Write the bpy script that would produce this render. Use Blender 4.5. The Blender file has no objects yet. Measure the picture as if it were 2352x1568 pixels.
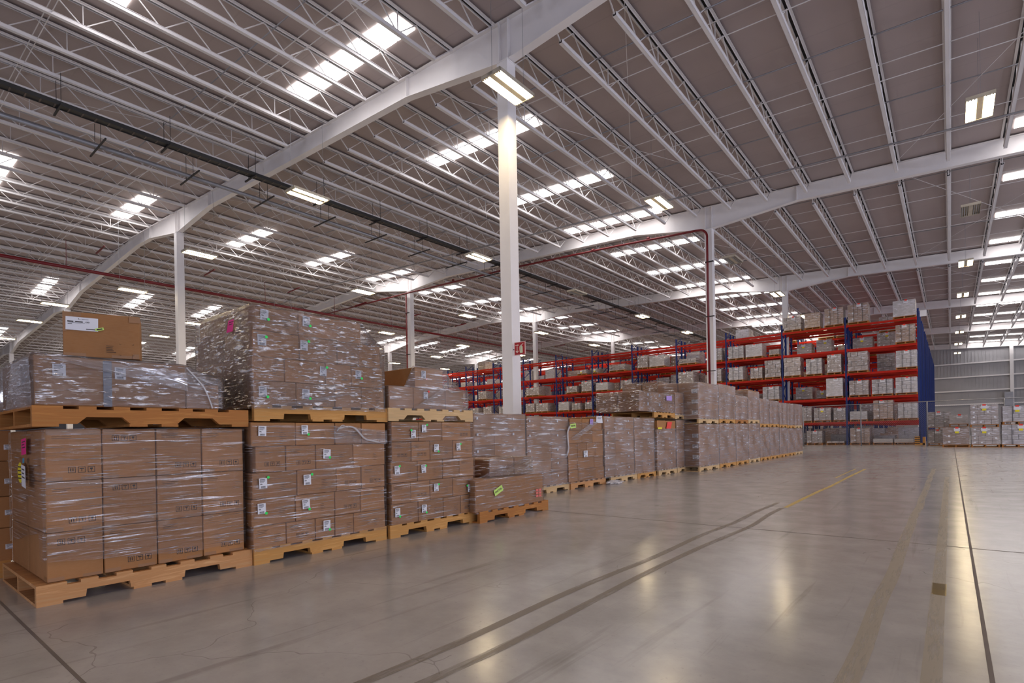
import bpy, bmesh, math, random
from mathutils import Vector, Matrix, noise
random.seed(7)
R = math.radians
S = bpy.context.scene
COL = S.collection

# ------------------------------------------------------------------ camera
CAM_H, F_PX, YAW, ROLL, HY = 0.935, 1246.476, 0.6782, 0.0185, 215.245
cam = bpy.data.cameras.new('camera'); co = bpy.data.objects.new('camera', cam); COL.objects.link(co)
_r = Vector((math.cos(YAW), math.sin(YAW), 0)); _f = Vector((-math.sin(YAW), math.cos(YAW), 0)); _u = Vector((0, 0, 1))
_cr, _sr = math.cos(ROLL), math.sin(ROLL)
r2 = _r*_cr - _u*_sr; u2 = _r*_sr + _u*_cr
co.matrix_world = Matrix(((r2.x, u2.x, -_f.x, 0), (r2.y, u2.y, -_f.y, 0), (r2.z, u2.z, -_f.z, CAM_H), (0, 0, 0, 1)))
cam.sensor_width = 36; cam.lens = 36*F_PX/2352
cam.shift_y = HY*_cr/2352; cam.shift_x = -HY*_sr/2352
cam.clip_start = .05; cam.clip_end = 400
S.camera = co

# ------------------------------------------------------------------ world, lights, exposure
W = bpy.data.worlds.new('world'); S.world = W; W.use_nodes = True
W.node_tree.nodes['Background'].inputs[0].default_value = (.80, .84, 1, 1)
W.node_tree.nodes['Background'].inputs[1].default_value = .25
S.view_settings.view_transform = 'Standard'; S.view_settings.look = 'None'
S.view_settings.exposure = 0.0; S.view_settings.gamma = 1.0; S.view_settings.use_curve_mapping = False
LAMP_E, SKY_E, DOOR_E = 68.0, 9.5, 9.0
LAMP_COL, SKY_COL, DOOR_COL = (1, .80, .50), (1.0, .96, .95), (.76, .80, 1.0)
try:
    S.cycles.adaptive_threshold = .018; S.cycles.max_bounces = 7; S.cycles.diffuse_bounces = 4; S.cycles.glossy_bounces = 3
    S.cycles.transparent_max_bounces = 12; S.cycles.sample_clamp_indirect = 6; S.cycles.sample_clamp_direct = 0
    S.cycles.use_light_tree = True; S.cycles.caustics_reflective = False; S.cycles.caustics_refractive = False
except Exception: pass

# ------------------------------------------------------------------ helpers
def tag(o, label=None, cat=None, group=None, kind=None):
    if label: o['label'] = label
    if cat: o['category'] = cat
    if group: o['group'] = group
    if kind: o['kind'] = kind
    return o
def empty(name, loc, label=None, cat=None, group=None, rz=0, parent=None):
    o = bpy.data.objects.new(name, None); COL.objects.link(o); o.location = loc; o.rotation_euler.z = rz
    o.empty_display_size = .1
    if parent: o.parent = parent
    return tag(o, label, cat, group)
def link(name, me, parent=None, loc=(0, 0, 0), rot=(0, 0, 0), scale=(1, 1, 1)):
    o = bpy.data.objects.new(name, me); COL.objects.link(o); o.parent = parent
    o.location = loc; o.rotation_euler = rot; o.scale = scale
    return o
def copy_tree(o, parent=None):
    c = o.copy(); COL.objects.link(c); c.parent = parent
    for ch in KIDS.get(o.name, []): copy_tree(ch, c)
    return c
class MB:
    def __init__(s): s.v = []; s.f = []; s.m = []
    def quad(s, a, b, c, d, m=0):
        n = len(s.v); s.v += [tuple(a), tuple(b), tuple(c), tuple(d)]; s.f.append((n, n+1, n+2, n+3)); s.m.append(m)
    def box(s, x0, x1, y0, y1, z0, z1, m=0):
        n = len(s.v)
        s.v += [(x0, y0, z0), (x1, y0, z0), (x1, y1, z0), (x0, y1, z0), (x0, y0, z1), (x1, y0, z1), (x1, y1, z1), (x0, y1, z1)]
        for q in ((0, 3, 2, 1), (4, 5, 6, 7), (0, 1, 5, 4), (1, 2, 6, 5), (2, 3, 7, 6), (3, 0, 4, 7)):
            s.f.append(tuple(n+i for i in q)); s.m.append(m)
    def bar(s, p, q, w, h=None, m=0, up=(0, 0, 1)):
        h = h or w; p = Vector(p); q = Vector(q); d = (q-p).normalized(); up = Vector(up)
        if abs(d.dot(up)) > .98: up = Vector((1, 0, 0))
        a = d.cross(up).normalized(); b = a.cross(d).normalized(); a = a*w/2; b = b*h/2; n = len(s.v)
        for c in (p, q): s.v += [tuple(c-a-b), tuple(c+a-b), tuple(c+a+b), tuple(c-a+b)]
        for k in ((0, 1, 2, 3), (7, 6, 5, 4), (0, 4, 5, 1), (1, 5, 6, 2), (2, 6, 7, 3), (3, 7, 4, 0)):
            s.f.append(tuple(n+i for i in k)); s.m.append(m)
    def tube(s, pts, r, k=10, m=0, cap=True):
        pts = [Vector(p) for p in pts]; n0 = len(s.v); N = len(pts)
        for i, p in enumerate(pts):
            d = (pts[min(i+1, N-1)]-pts[max(i-1, 0)]).normalized()
            up = Vector((0, 0, 1)) if abs(d.z) < .95 else Vector((1, 0, 0))
            a = d.cross(up).normalized(); b = d.cross(a).normalized()
            if i and (a.dot(pa) < 0): a = -a; b = -b
            pa = a
            for j in range(k):
                t = 2*math.pi*j/k; s.v.append(tuple(p+a*r*math.cos(t)+b*r*math.sin(t)))
        for i in range(N-1):
            for j in range(k):
                A = n0+i*k+j; B = n0+i*k+(j+1) % k; s.f.append((A, B, B+k, A+k)); s.m.append(m)
        if cap:
            s.f.append(tuple(n0+j for j in range(k))); s.m.append(m)
            s.f.append(tuple(n0+(N-1)*k+j for j in reversed(range(k)))); s.m.append(m)
    def prism(s, poly, axis, t0, t1, m=0):
        # poly 2-D points in the other two axes (cyclic order x->y->z), extruded t0..t1 along axis
        def P(u, v, t): return {'x': (t, u, v), 'y': (u, t, v), 'z': (u, v, t)}[axis]
        n = len(s.v); k = len(poly)
        for t in (t0, t1): s.v += [P(u, v, t) for u, v in poly]
        s.f.append(tuple(n+i for i in range(k))); s.f.append(tuple(n+k+i for i in reversed(range(k)))); s.m += [m, m]
        for i in range(k):
            j = (i+1) % k; s.f.append((n+i, n+k+i, n+k+j, n+j)); s.m.append(m)
    def mesh(s, name, mats, smooth=False, fix=True):
        me = bpy.data.meshes.new(name); me.from_pydata(s.v, [], s.f)
        for m in (mats if isinstance(mats, (list, tuple)) else [mats]): me.materials.append(m)
        me.polygons.foreach_set('material_index', s.m)
        if smooth: me.polygons.foreach_set('use_smooth', [True]*len(s.f))
        if fix:
            bm = bmesh.new(); bm.from_mesh(me); bmesh.ops.recalc_face_normals(bm, faces=bm.faces); bm.to_mesh(me); bm.free()
        me.update(); return me
    def build(s, name, mats, parent=None, loc=(0, 0, 0), smooth=False, fix=True):
        return link(name, s.mesh(name, mats, smooth, fix), parent, loc)

# ------------------------------------------------------------------ materials
class NT:
    def __init__(s, name):
        s.m = bpy.data.materials.new(name); s.m.use_nodes = True; s.t = s.m.node_tree; s.t.nodes.clear()
        s.out = s.n('ShaderNodeOutputMaterial')
    def n(s, ty, **kw):
        o = s.t.nodes.new(ty)
        for k, v in kw.items():
            if k.startswith('i_'):
                kk = k[2:]; kk = int(kk) if kk.isdigit() else kk.replace('_', ' ')
                if hasattr(v, 'is_output') or hasattr(v, 'links'): s.t.links.new(v, o.inputs[kk])
                else: o.inputs[kk].default_value = v
            else: setattr(o, k, v)
        return o
    def l(s, a, b): s.t.links.new(a, b)
    def ramp(s, fac, stops, mode='LINEAR'):
        r = s.n('ShaderNodeValToRGB'); r.color_ramp.interpolation = mode; e = r.color_ramp.elements
        while len(e) < len(stops): e.new(.5)
        for x, (p, c) in zip(e, stops): x.position = p; x.color = (*c, 1) if len(c) == 3 else c
        s.l(fac, r.inputs[0]); return r
    def math(s, op, a, b=0.0, clamp=False):
        o = s.n('ShaderNodeMath', operation=op, use_clamp=clamp)
        for i, v in enumerate((a, b)):
            if hasattr(v, 'links'): s.l(v, o.inputs[i])
            else: o.inputs[i].default_value = v
        return o.outputs[0]
    def coord(s, kind='Object', scale=(1, 1, 1), rot=(0, 0, 0)):
        c = s.n('ShaderNodeTexCoord'); mp = s.n('ShaderNodeMapping', i_Scale=scale, i_Rotation=rot); s.l(c.outputs[kind], mp.inputs[0]); return mp.outputs[0]
    def noise(s, vec, scale, detail=3, rough=.5, dist=0.0):
        o = s.n('ShaderNodeTexNoise', i_Scale=scale, i_Detail=detail, i_Roughness=rough, i_Distortion=dist); s.l(vec, o.inputs['Vector']); return o
    def mix(s, fac, a, b, blend='MIX'):
        o = s.n('ShaderNodeMix', data_type='RGBA', blend_type=blend)
        for k, v in ((0, fac), (6, a), (7, b)):
            if hasattr(v, 'links'): s.l(v, o.inputs[k])
            else: o.inputs[k].default_value = v if k == 0 else ((*v, 1) if len(v) == 3 else v)
        return o.outputs[2]
    def pbr(s, **kw):
        p = s.n('ShaderNodeBsdfPrincipled')
        for k, v in kw.items():
            k = k.replace('_', ' ')
            if hasattr(v, 'links'): s.l(v, p.inputs[k])
            else: p.inputs[k].default_value = (*v, 1) if (isinstance(v, tuple) and len(v) == 3) else v
        s.l(p.outputs[0], s.out.inputs[0]); return p
    def bump(s, h, strength=.3, dist=.01):
        b = s.n('ShaderNodeBump', i_Strength=strength, i_Distance=dist); s.l(h, b.inputs['Height']); return b.outputs[0]

def plain(name, col, rough=.5, metal=0.0, var=.12, scale=3.0, spec=.5):
    t = NT(name); c = t.coord(); n = t.noise(c, scale, 4, .6)
    a = tuple(x*(1-var) for x in col); b = tuple(min(1, x*(1+var)) for x in col)
    t.pbr(Base_Color=t.ramp(n.outputs[0], [(.3, a), (.7, b)]).outputs[0], Roughness=rough, Metallic=metal, Specular_IOR_Level=spec)
    return t.m
def cardboard(name, col, var=.10):
    t = NT(name); c = t.coord(); n = t.noise(c, 6, 4, .6); fine = t.noise(t.coord(scale=(1, 1, 8)), 30, 2)
    oi = t.n('ShaderNodeObjectInfo')
    base = t.ramp(n.outputs[0], [(.3, tuple(x*(1-var) for x in col)), (.7, tuple(x*(1+var) for x in col))]).outputs[0]
    rnd = t.ramp(oi.outputs['Random'], [(0, (.82, .80, .78)), (1, (1.12, 1.1, 1.06))]).outputs[0]
    base = t.mix(1.0, base, rnd, 'MULTIPLY')
    base = t.mix(t.math('MULTIPLY', fine.outputs[0], .16), base, (.55, .38, .24))
    t.pbr(Base_Color=base, Roughness=.72, Specular_IOR_Level=.25, Normal=t.bump(n.outputs[0], .15, .01))
    return t.m
def wood(name, c1, c2):
    t = NT(name); v = t.coord(scale=(6, .7, 10)); n = t.noise(v, 3, 5, .6, 1.2); big = t.noise(t.coord(), 1.6, 3)
    k = t.noise(t.coord(scale=(1, 1, 1)), 5, 2)
    base = t.ramp(n.outputs[0], [(.3, c1), (.5, c2), (.72, tuple(x*.72 for x in c1))]).outputs[0]
    base = t.mix(t.math('MULTIPLY', big.outputs[0], .35), base, tuple(x*.5 for x in c2))
    knot = t.ramp(k.outputs[0], [(.72, (0, 0, 0)), (.78, (1, 1, 1))]).outputs[0]
    base = t.mix(t.math('MULTIPLY', knot, .5), base, tuple(x*.25 for x in c2))
    t.pbr(Base_Color=base, Roughness=.68, Specular_IOR_Level=.3, Normal=t.bump(n.outputs[0], .4, .004)); return t.m
def emit(name, col, e, back=(.6, .6, .6)):
    t = NT(name); em = t.n('ShaderNodeEmission', i_Color=(*col, 1), i_Strength=e); t.l(em.outputs[0], t.out.inputs[0]); return t.m
def film(name, sx=1.6, sy=46, rot=.05, haze=.05, gain=1.0, rough=.16, crinkle=.5, fk=.8, bs=.32):
    t = NT(name); uv = t.coord('UV', (sx, sy, 1), (0, 0, rot)); st = t.noise(uv, 1.0, 3, .62, .25)
    uv0 = t.coord('UV'); big = t.noise(uv0, 2.3, 2); cr = t.noise(t.coord('UV', (1, 1.6, 1)), 26, 4, .6, 1.2)
    streak = t.ramp(st.outputs[0], [(.57, (0, 0, 0)), (.70, (1, 1, 1))]).outputs[0]
    zone = t.ramp(big.outputs[0], [(.38, (.12, .12, .12)), (.66, (1, 1, 1))]).outputs[0]
    fold = t.noise(t.coord('UV', (sx*1.7, sy*2.6, 1), (0, 0, rot*2.2)), 1.0, 2, .6, .35)
    z2 = t.noise(uv0, 5.5, 2)
    fine = t.math('MULTIPLY', t.ramp(fold.outputs[0], [(.655, (0, 0, 0)), (.69, (1, 1, 1))]).outputs[0], t.ramp(z2.outputs[0], [(.44, (.05, .05, .05)), (.58, (1, 1, 1))]).outputs[0])
    s = t.math('MULTIPLY', streak, zone)
    hgt = t.math('ADD', t.math('MULTIPLY', st.outputs[0], 1.0), t.math('MULTIPLY', cr.outputs[0], crinkle))
    nb = t.bump(hgt, bs, .02)
    fr = t.n('ShaderNodeFresnel', i_IOR=1.55); t.l(nb, fr.inputs['Normal'])
    g = t.n('ShaderNodeBsdfGlossy', i_Roughness=rough); g.inputs[0].default_value = (1, 1, 1, 1); t.l(nb, g.inputs['Normal'])
    tr = t.n('ShaderNodeBsdfTransparent'); tr.inputs[0].default_value = (.97, .97, .98, 1)
    df = t.n('ShaderNodeBsdfDiffuse'); df.inputs[0].default_value = (.86, .84, .88, 1)
    m1 = t.n('ShaderNodeMixShader'); gf = t.math('ADD', t.math('MULTIPLY', fr.outputs[0], fk), t.math('MULTIPLY', s, .42*gain), True)
    t.l(gf, m1.inputs[0]); t.l(tr.outputs[0], m1.inputs[1]); t.l(g.outputs[0], m1.inputs[2])
    m2 = t.n('ShaderNodeMixShader'); hz = t.math('ADD', t.math('MULTIPLY', s, .26*gain), t.math('MULTIPLY', zone, haze), True)
    g2 = t.n('ShaderNodeBsdfGlossy', i_Roughness=.24); g2.inputs[0].default_value = (.95, .95, 1, 1); t.l(t.bump(fold.outputs[0], 1.0, .05), g2.inputs['Normal'])
    gl = t.math('MULTIPLY', t.ramp(fold.outputs[0], [(.56, (0, 0, 0)), (.66, (1, 1, 1))]).outputs[0], t.ramp(z2.outputs[0], [(.40, (.10, .10, .10)), (.56, (1, 1, 1))]).outputs[0])
    m3 = t.n('ShaderNodeMixShader'); t.l(t.math('MULTIPLY', gl, .8*gain, True), m3.inputs[0]); t.l(m1.outputs[0], m3.inputs[1]); t.l(g2.outputs[0], m3.inputs[2]); m1 = m3
    t.l(t.math('ADD', hz, t.math('ADD', t.math('MULTIPLY', fine, .55*gain), haze*.2), True), m2.inputs[0]); t.l(m1.outputs[0], m2.inputs[1]); t.l(df.outputs[0], m2.inputs[2])  # diffuse white streaks: whitish film folds, with their glints painted into the colour
    t.l(m2.outputs[0], t.out.inputs[0]); return t.m

M = {}
M['carton'] = cardboard('carton', (.375, .170, .058))
M['carton_b'] = cardboard('carton_b', (.43, .22, .095))
M['tape'] = plain('brown_tape', (.30, .145, .055), .4)
M['ink'] = plain('printed_ink', (.035, .025, .02), .7)
M['paper'] = plain('white_paper', (.74, .74, .78), .5, var=.03)
M['green'] = plain('green_sticker', (.02, .75, .10), .5, var=.03)
M['lime'] = plain('lime_label', (.55, .78, .16), .5, var=.03)
M['red'] = plain('red_sticker', (.85, .05, .03), .5, var=.03)
M['pink'] = plain('pink_sheet', (.85, .01, .24), .5, var=.03)
M['yellow'] = plain('yellow_sticker', (.85, .72, .02), .5, var=.03)
M['violet'] = plain('violet_label', (.46, .30, .72), .5, var=.03)
M['teal'] = plain('blue_sticker', (.02, .30, .48), .5, var=.03)
M['wood'] = wood('pallet_wood', (.80, .46, .16), (.62, .30, .08))
M['wood_o'] = wood('orange_pallet_wood', (.66, .31, .08), (.44, .17, .04))
M['wood_p'] = wood('pale_pallet_wood', (.84, .60, .32), (.70, .46, .22))
M['wood_r'] = wood('reddish_pallet_wood', (.86, .50, .23), (.60, .29, .11))
M['film'] = film('stretch_film', haze=.015, gain=1.2, fk=.42, bs=.4)
M['film_c'] = film('crinkled_film', 6, 26, .02, .07, 1.9, .14, 1.2, .85, .5)
M['film_h'] = film('hazy_film', 2.2, 30, .12, .12, 1.7, .2, .9, .6, .45)
M['film_w'] = film('whitish_film', 1.6, 26, .12, .15, 1.4, .2, 1.0, .7, .45)
M['white'] = plain('white_painted_steel', (.86, .83, .82), .45, var=.04, scale=1)
M['joist'] = plain('white_joist_steel', (.78, .755, .75), .4, var=.05, scale=1)
M['dark'] = plain('black_paint_and_gap_shade', (.02, .017, .016), .8)  # black fittings and stripes, also painted shade in the joist gaps
M['galv'] = plain('galvanised_steel', (.32, .32, .34), .4, .6)
M['tray'] = plain('dark_cable_tray', (.016, .015, .016), .5)
M['pipe'] = plain('red_painted_pipe', (.17, .006, .009), .35, var=.1)
M['rack_blue'] = plain('blue_rack_paint', (.006, .026, .17), .6, var=.1, spec=.3)
M['rack_red'] = plain('orange_red_rack_paint', (.47, .016, .005), .6, var=.12, spec=.25)
M['guard'] = plain('yellow_guard_paint', (.80, .36, .02), .5)
M['lamp'] = emit('lamp_light', LAMP_COL, LAMP_E)
M['lampoff'] = plain('unlit_tubes', (.42, .42, .42), .3)
M['lampbody'] = plain('lamp_housing', (.50, .44, .34), .5)
M['sky'] = emit('skylight_daylight', SKY_COL, SKY_E)
M['door'] = emit('door_daylight', DOOR_COL, DOOR_E)

# roof deck
def mat_deck():
    t = NT('roof_insulation'); v = t.coord(); n = t.noise(v, .6, 3, .5); f = t.noise(t.coord(scale=(4, .4, 1)), 2.0, 3)
    sep = t.n('ShaderNodeSeparateXYZ'); t.l(v, sep.inputs[0])
    fy = t.math('FRACT', t.math('MULTIPLY', t.math('ADD', sep.outputs[1], 100), 1/1.83))
    line = t.ramp(t.math('ABSOLUTE', t.math('SUBTRACT', fy, .5)), [(.485, (0, 0, 0)), (.495, (1, 1, 1))]).outputs[0]
    base = t.ramp(n.outputs[0], [(.3, (.40, .335, .322)), (.7, (.45, .38, .366))]).outputs[0]
    base = t.mix(t.math('MULTIPLY', line, .10), base, (.2, .16, .16))
    h = t.math('ADD', t.math('MULTIPLY', line, -.2), f.outputs[0])
    t.pbr(Base_Color=base, Roughness=.5, Specular_IOR_Level=.35, Normal=t.bump(h, .25, .03)); return t.m
M['deck'] = mat_deck()
def mat_floor():
    t = NT('polished_concrete'); v = t.coord()
    a = t.noise(v, .35, 5, .6); b = t.noise(v, 3.0, 6, .65); c = t.noise(v, 40, 3, .6)
    drag = t.noise(t.coord(scale=(9, .35, 1), rot=(0, 0, .10)), 1.0, 4, .65, .3); drag2 = t.noise(t.coord(scale=(.5, 14, 1), rot=(0, 0, .25)), 1.0, 4, .65, .3)
    base = t.ramp(a.outputs[0], [(.3, (.36, .347, .350)), (.7, (.48, .466, .468))]).outputs[0]
    base = t.mix(.35, base, t.ramp(b.outputs[0], [(.35, (.31, .295, .295)), (.65, (.54, .525, .525))]).outputs[0])
    base = t.mix(t.math('MULTIPLY', t.ramp(drag.outputs[0], [(.60, (0, 0, 0)), (.72, (1, 1, 1))]).outputs[0], .38), base, (.17, .145, .135))
    base = t.mix(t.math('MULTIPLY', t.ramp(drag2.outputs[0], [(.60, (0, 0, 0)), (.70, (1, 1, 1))]).outputs[0], .22), base, (.46, .43, .42))
    base = t.mix(t.math('MULTIPLY', t.ramp(c.outputs[0], [(.62, (0, 0, 0)), (.7, (1, 1, 1))]).outputs[0], .12), base, (.1, .09, .09))
    # thin curved scratches
    vo = t.n('ShaderNodeTexVoronoi', feature='DISTANCE_TO_EDGE', i_Scale=.9); nz = t.noise(v, 1.4, 3)
    vv = t.n('ShaderNodeVectorMath', operation='ADD'); t.l(v, vv.inputs[0]); t.l(nz.outputs[1], vv.inputs[1]); t.l(vv.outputs[0], vo.inputs['Vector'])
    scr = t.math('MULTIPLY', t.math('LESS_THAN', vo.outputs[0], .0028), t.math('GREATER_THAN', a.outputs[0], .54))
    base = t.mix(t.math('MULTIPLY', scr, .35), base, (.13, .11, .10))
    rough = t.math('ADD', t.math('MULTIPLY', b.outputs[0], .12), t.math('ADD', t.math('MULTIPLY', drag2.outputs[0], .10), .075))
    t.pbr(Base_Color=base, Roughness=rough, Specular_IOR_Level=.5, Normal=t.bump(b.outputs[0], .03, .01)); return t.m
M['floor'] = mat_floor()
def mat_residue(name, col, lo=.38, hi=.55, alpha=.6):
    t = NT(name); n = t.noise(t.coord(scale=(14, 1.2, 1)), 1.2, 5, .7); f = t.ramp(n.outputs[0], [(lo, (0, 0, 0)), (hi, (1, 1, 1))]).outputs[0]
    p = t.n('ShaderNodeBsdfPrincipled', i_Roughness=.5); p.inputs[0].default_value = (*col, 1); tr = t.n('ShaderNodeBsdfTransparent')
    m = t.n('ShaderNodeMixShader'); t.l(t.math('MULTIPLY', f, alpha), m.inputs[0]); t.l(tr.outputs[0], m.inputs[1]); t.l(p.outputs[0], m.inputs[2]); t.l(m.outputs[0], t.out.inputs[0]); return t.m
M['residue'] = mat_residue('tape_residue', (.25, .205, .165), .28, .5, .60)
M['residue_l'] = mat_residue('faint_tape_residue', (.44, .38, .30), .25, .5, .55)
M['tape_y'] = mat_residue('yellow_floor_tape', (.66, .48, .14), .22, .5, .75)
def mat_rackload(name, col, glint=1.0):
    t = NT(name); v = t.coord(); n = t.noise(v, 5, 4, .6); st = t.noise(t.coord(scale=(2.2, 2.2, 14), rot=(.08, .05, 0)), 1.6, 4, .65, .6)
    oi = t.n('ShaderNodeObjectInfo')
    base = t.ramp(n.outputs[0], [(.3, tuple(x*.85 for x in col)), (.7, tuple(x*1.12 for x in col))]).outputs[0]
    base = t.mix(1.0, base, t.ramp(oi.outputs['Random'], [(0, (.75, .72, .70)), (1, (1.15, 1.13, 1.12))]).outputs[0], 'MULTIPLY')
    base = t.mix(t.math('MULTIPLY', t.ramp(st.outputs[0], [(.54, (0, 0, 0)), (.61, (1, 1, 1))]).outputs[0], .62*glint), base, (.84, .84, .95))  # film glints painted into the base colour as pale streaks
    nb = t.bump(st.outputs[0], .6, .04)
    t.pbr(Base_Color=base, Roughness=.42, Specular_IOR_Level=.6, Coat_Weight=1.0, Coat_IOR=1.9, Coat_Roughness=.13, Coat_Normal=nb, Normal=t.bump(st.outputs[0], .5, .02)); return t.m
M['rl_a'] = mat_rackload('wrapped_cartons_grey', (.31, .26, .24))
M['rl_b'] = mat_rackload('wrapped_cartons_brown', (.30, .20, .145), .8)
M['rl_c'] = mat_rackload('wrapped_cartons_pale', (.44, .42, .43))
def mat_wall():
    t = NT('ribbed_wall_sheet'); n = t.noise(t.coord(), .8, 3)
    t.pbr(Base_Color=t.ramp(n.outputs[0], [(.3, (.36, .352, .365)), (.7, (.42, .412, .425))]).outputs[0], Roughness=.5); return t.m
M['wall'] = mat_wall()

# ------------------------------------------------------------------ grid of the building
X1, Y1, SX, SY = -8.265, 10.22, 20.2, 14.194
RIDGE = -34.0
XR_, XL_ = 20.0, -110.0
YB = [Y1 + k*SY for k in range(-2, 6)]      # beam lines, last is the far wall
YEND = YB[-1]
def zbot(x):
    return 10.0 - .045*x if x > RIDGE else (10.0 - .045*RIDGE) - .045*(RIDGE - x)
def zroof(x): return zbot(x) + .62

# ------------------------------------------------------------------ floor, walls, roof deck
m = MB(); m.box(XL_-1, XR_+1, YB[0]-1, YEND+1, -.2, 0); tag(m.build('floor', M['floor']), kind='structure', label='polished grey concrete floor')
m = MB()
for (xa, xb) in ((XL_, RIDGE), (RIDGE, XR_)):
    n = len(m.v)
    for z in (0, .12):
        m.v += [(xa, YB[0], zroof(xa)+z), (xb, YB[0], zroof(xb)+z), (xb, YEND, zroof(xb)+z), (xa, YEND, zroof(xa)+z)]
    for q in ((0, 3, 2, 1), (4, 5, 6, 7), (0, 1, 5, 4), (1, 2, 6, 5), (2, 3, 7, 6), (3, 0, 4, 7)): m.f.append(tuple(n+i for i in q)); m.m.append(0)
tag(m.build('ceiling', M['deck']), kind='structure', label='grey insulated metal roof deck')
# floor joints and tape lines
m = MB()
for y in (.585, 5.45, 10.35, 15.2, 20.1, 25, 30): m.box(-60, 19, y-.007, y+.007, .0003, .0010)
for x in (.105, -12, -24): m.box(x-.008, x+.008, -17, 80, .0003, .0010)
tag(m.build('trim_floor_joints', plain('joint_filler', (.15, .125, .115), .7)), kind='structure', label='thin sawn joints in the concrete floor')
def tape(name, mat, segs, label, cat='floor tape'):
    m = MB()
    for (x, w, ya, yb, wob) in segs:
        N = max(1, int((yb-ya)/.25)); prev = None
        for i in range(N+1):
            y = ya+(yb-ya)*i/N; dx = wob*(noise.noise(Vector((x*3, y*.8, 0))))
            cur = ((x+dx-w/2, y, .0016), (x+dx+w/2, y, .0016))
            if prev: m.quad(prev[0], prev[1], cur[1], cur[0])
            prev = cur
    return tag(m.build(name, mat, fix=False), label, cat)
tape('tape_residue_line', M['residue'], [(-1.76, .055, .2, 7.6, .05)], 'dark peeled tape line on the floor, the left of the close pair')
tape('tape_residue_line', M['residue'], [(-1.58, .055, .2, 7.1, .05)], 'dark peeled tape line on the floor, the right of the close pair')
tape('tape_residue_line', M['residue_l'], [(-.31, .075, .5, 15.5, .03)], 'pale wide peeled tape trace in the middle of the aisle', )
tape('tape_residue_line', M['residue_l'], [(-.07, .065, .5, 13, .0)], 'pale straight tape trace beside the floor joint')
tape('yellow_floor_tape', M['tape_y'], [(-1.56, .055, 7.15, 14.9, .02)], 'long worn yellow tape strip on the floor before the racks')
tape('yellow_floor_tape', M['tape_y'], [(-1.75, .03, 12.0, 14.9, .02)], 'thin faded yellow tape strip left of the long strip')
tape('yellow_floor_tape', M['tape_y'], [(-.066, .065, 3.83, 4.12, 0)], 'short yellow tape scrap on the floor near the joint')

# far wall (ribbed), girts, posts
m = MB(); m.box(XL_, XR_, YEND, YEND+.15, 0, 12.3)
x = -12.0
while x < XR_:
    m.box(x, x+.06, YEND-.035, YEND, 0, 12); x += .31
tag(m.build('wall_far', M['wall']), kind='structure', label='pale ribbed metal wall beyond the racks')
m = MB()
for z in (3.5, 5.05, 6.65, 8.2): m.box(-49, XR_, YEND-.24, YEND-.04, z-.07, z+.07)
tag(m.build('trim_girts', M['white']), kind='structure', label='white horizontal girts on the far wall')
m = MB(); m.box(XL_-.15, XL_, YB[0], YEND, 0, 12)
tag(m.build('wall_left', M['wall']), kind='structure', label='distant pale wall at the left end')
m = MB(); m.box(XR_, XR_+.15, YB[0], YEND, 0, 12)
tag(m.build('wall_right', M['wall']), kind='structure', label='warehouse side wall with dock doors')
m = MB(); m.box(XL_, XR_, YB[0]-.15, YB[0], 0, 12.3)
tag(m.build('wall_back', M['wall']), kind='structure', label='warehouse wall behind the aisle')
nwin = [0]
def window(p0, p1, p2, p3, mat='door', label='bright daylight opening'):
    nwin[0] += 1; m = MB(); m.quad(p0, p1, p2, p3)
    return tag(m.build('window_%d' % nwin[0], M[mat], fix=False), kind='structure', label=label)
window((XL_+.02, 14.7, 7.2), (XL_+.02, 16.4, 7.2), (XL_+.02, 16.4, 9.3), (XL_+.02, 14.7, 9.3), 'door', 'small bright window high on the distant left wall')
for y in (-13, -6.5, 0, 6.5, 13, 26, 39, 52, 65):
    window((XR_-.02, y+3.6, .1), (XR_-.02, y, .1), (XR_-.02, y, 3.9), (XR_-.02, y+3.6, 3.9), 'door', 'open dock door full of daylight')
for y in (6, 12, 18, 24, 30):
    window((XR_-.02, y+4.2, 5.2), (XR_-.02, y, 5.2), (XR_-.02, y, 7.4), (XR_-.02, y+4.2, 7.4), 'door', 'high daylight window on the side wall')
for x in (-60, -45, -30, -18, -6, 6):
    window((x, YB[0]+.02, .1), (x, YB[0]+.02, 3.9), (x+3.6, YB[0]+.02, 3.9), (x+3.6, YB[0]+.02, .1), 'door', 'open dock door full of daylight')

# skylights
def skylight(x0, x1, y, w=.66):
    N = 7; nwin[0] += 1; m = MB(); dx = (x1-x0)/N
    for i in range(N):
        a = x0+i*dx+.02; b = a+dx-.04
        m.quad((a, y-w/2, zroof(a)-.03), (a, y+w/2, zroof(a)-.03), (b, y+w/2, zroof(b)-.03), (b, y-w/2, zroof(b)-.03))
    tag(m.build('window_%d' % nwin[0], M['sky'], fix=False), kind='structure', label='translucent skylight strip in the roof')
SKX = [(-15.2, -10.2), (-32.2, -27.3), (-49.6, -45), (-67, -62), (-84, -79.5)]
SKY = [4.05, 8.75]+[yb+off for yb in YB[2:-1] for off in (3.93, 8.7, 13.3)]
for y in SKY:
    for xa, xb in SKX:
        if (xa, y) != (-67, 4.05): skylight(xa, xb, y)
    if y > 14: skylight(1.7, 7.0, y)

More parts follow.
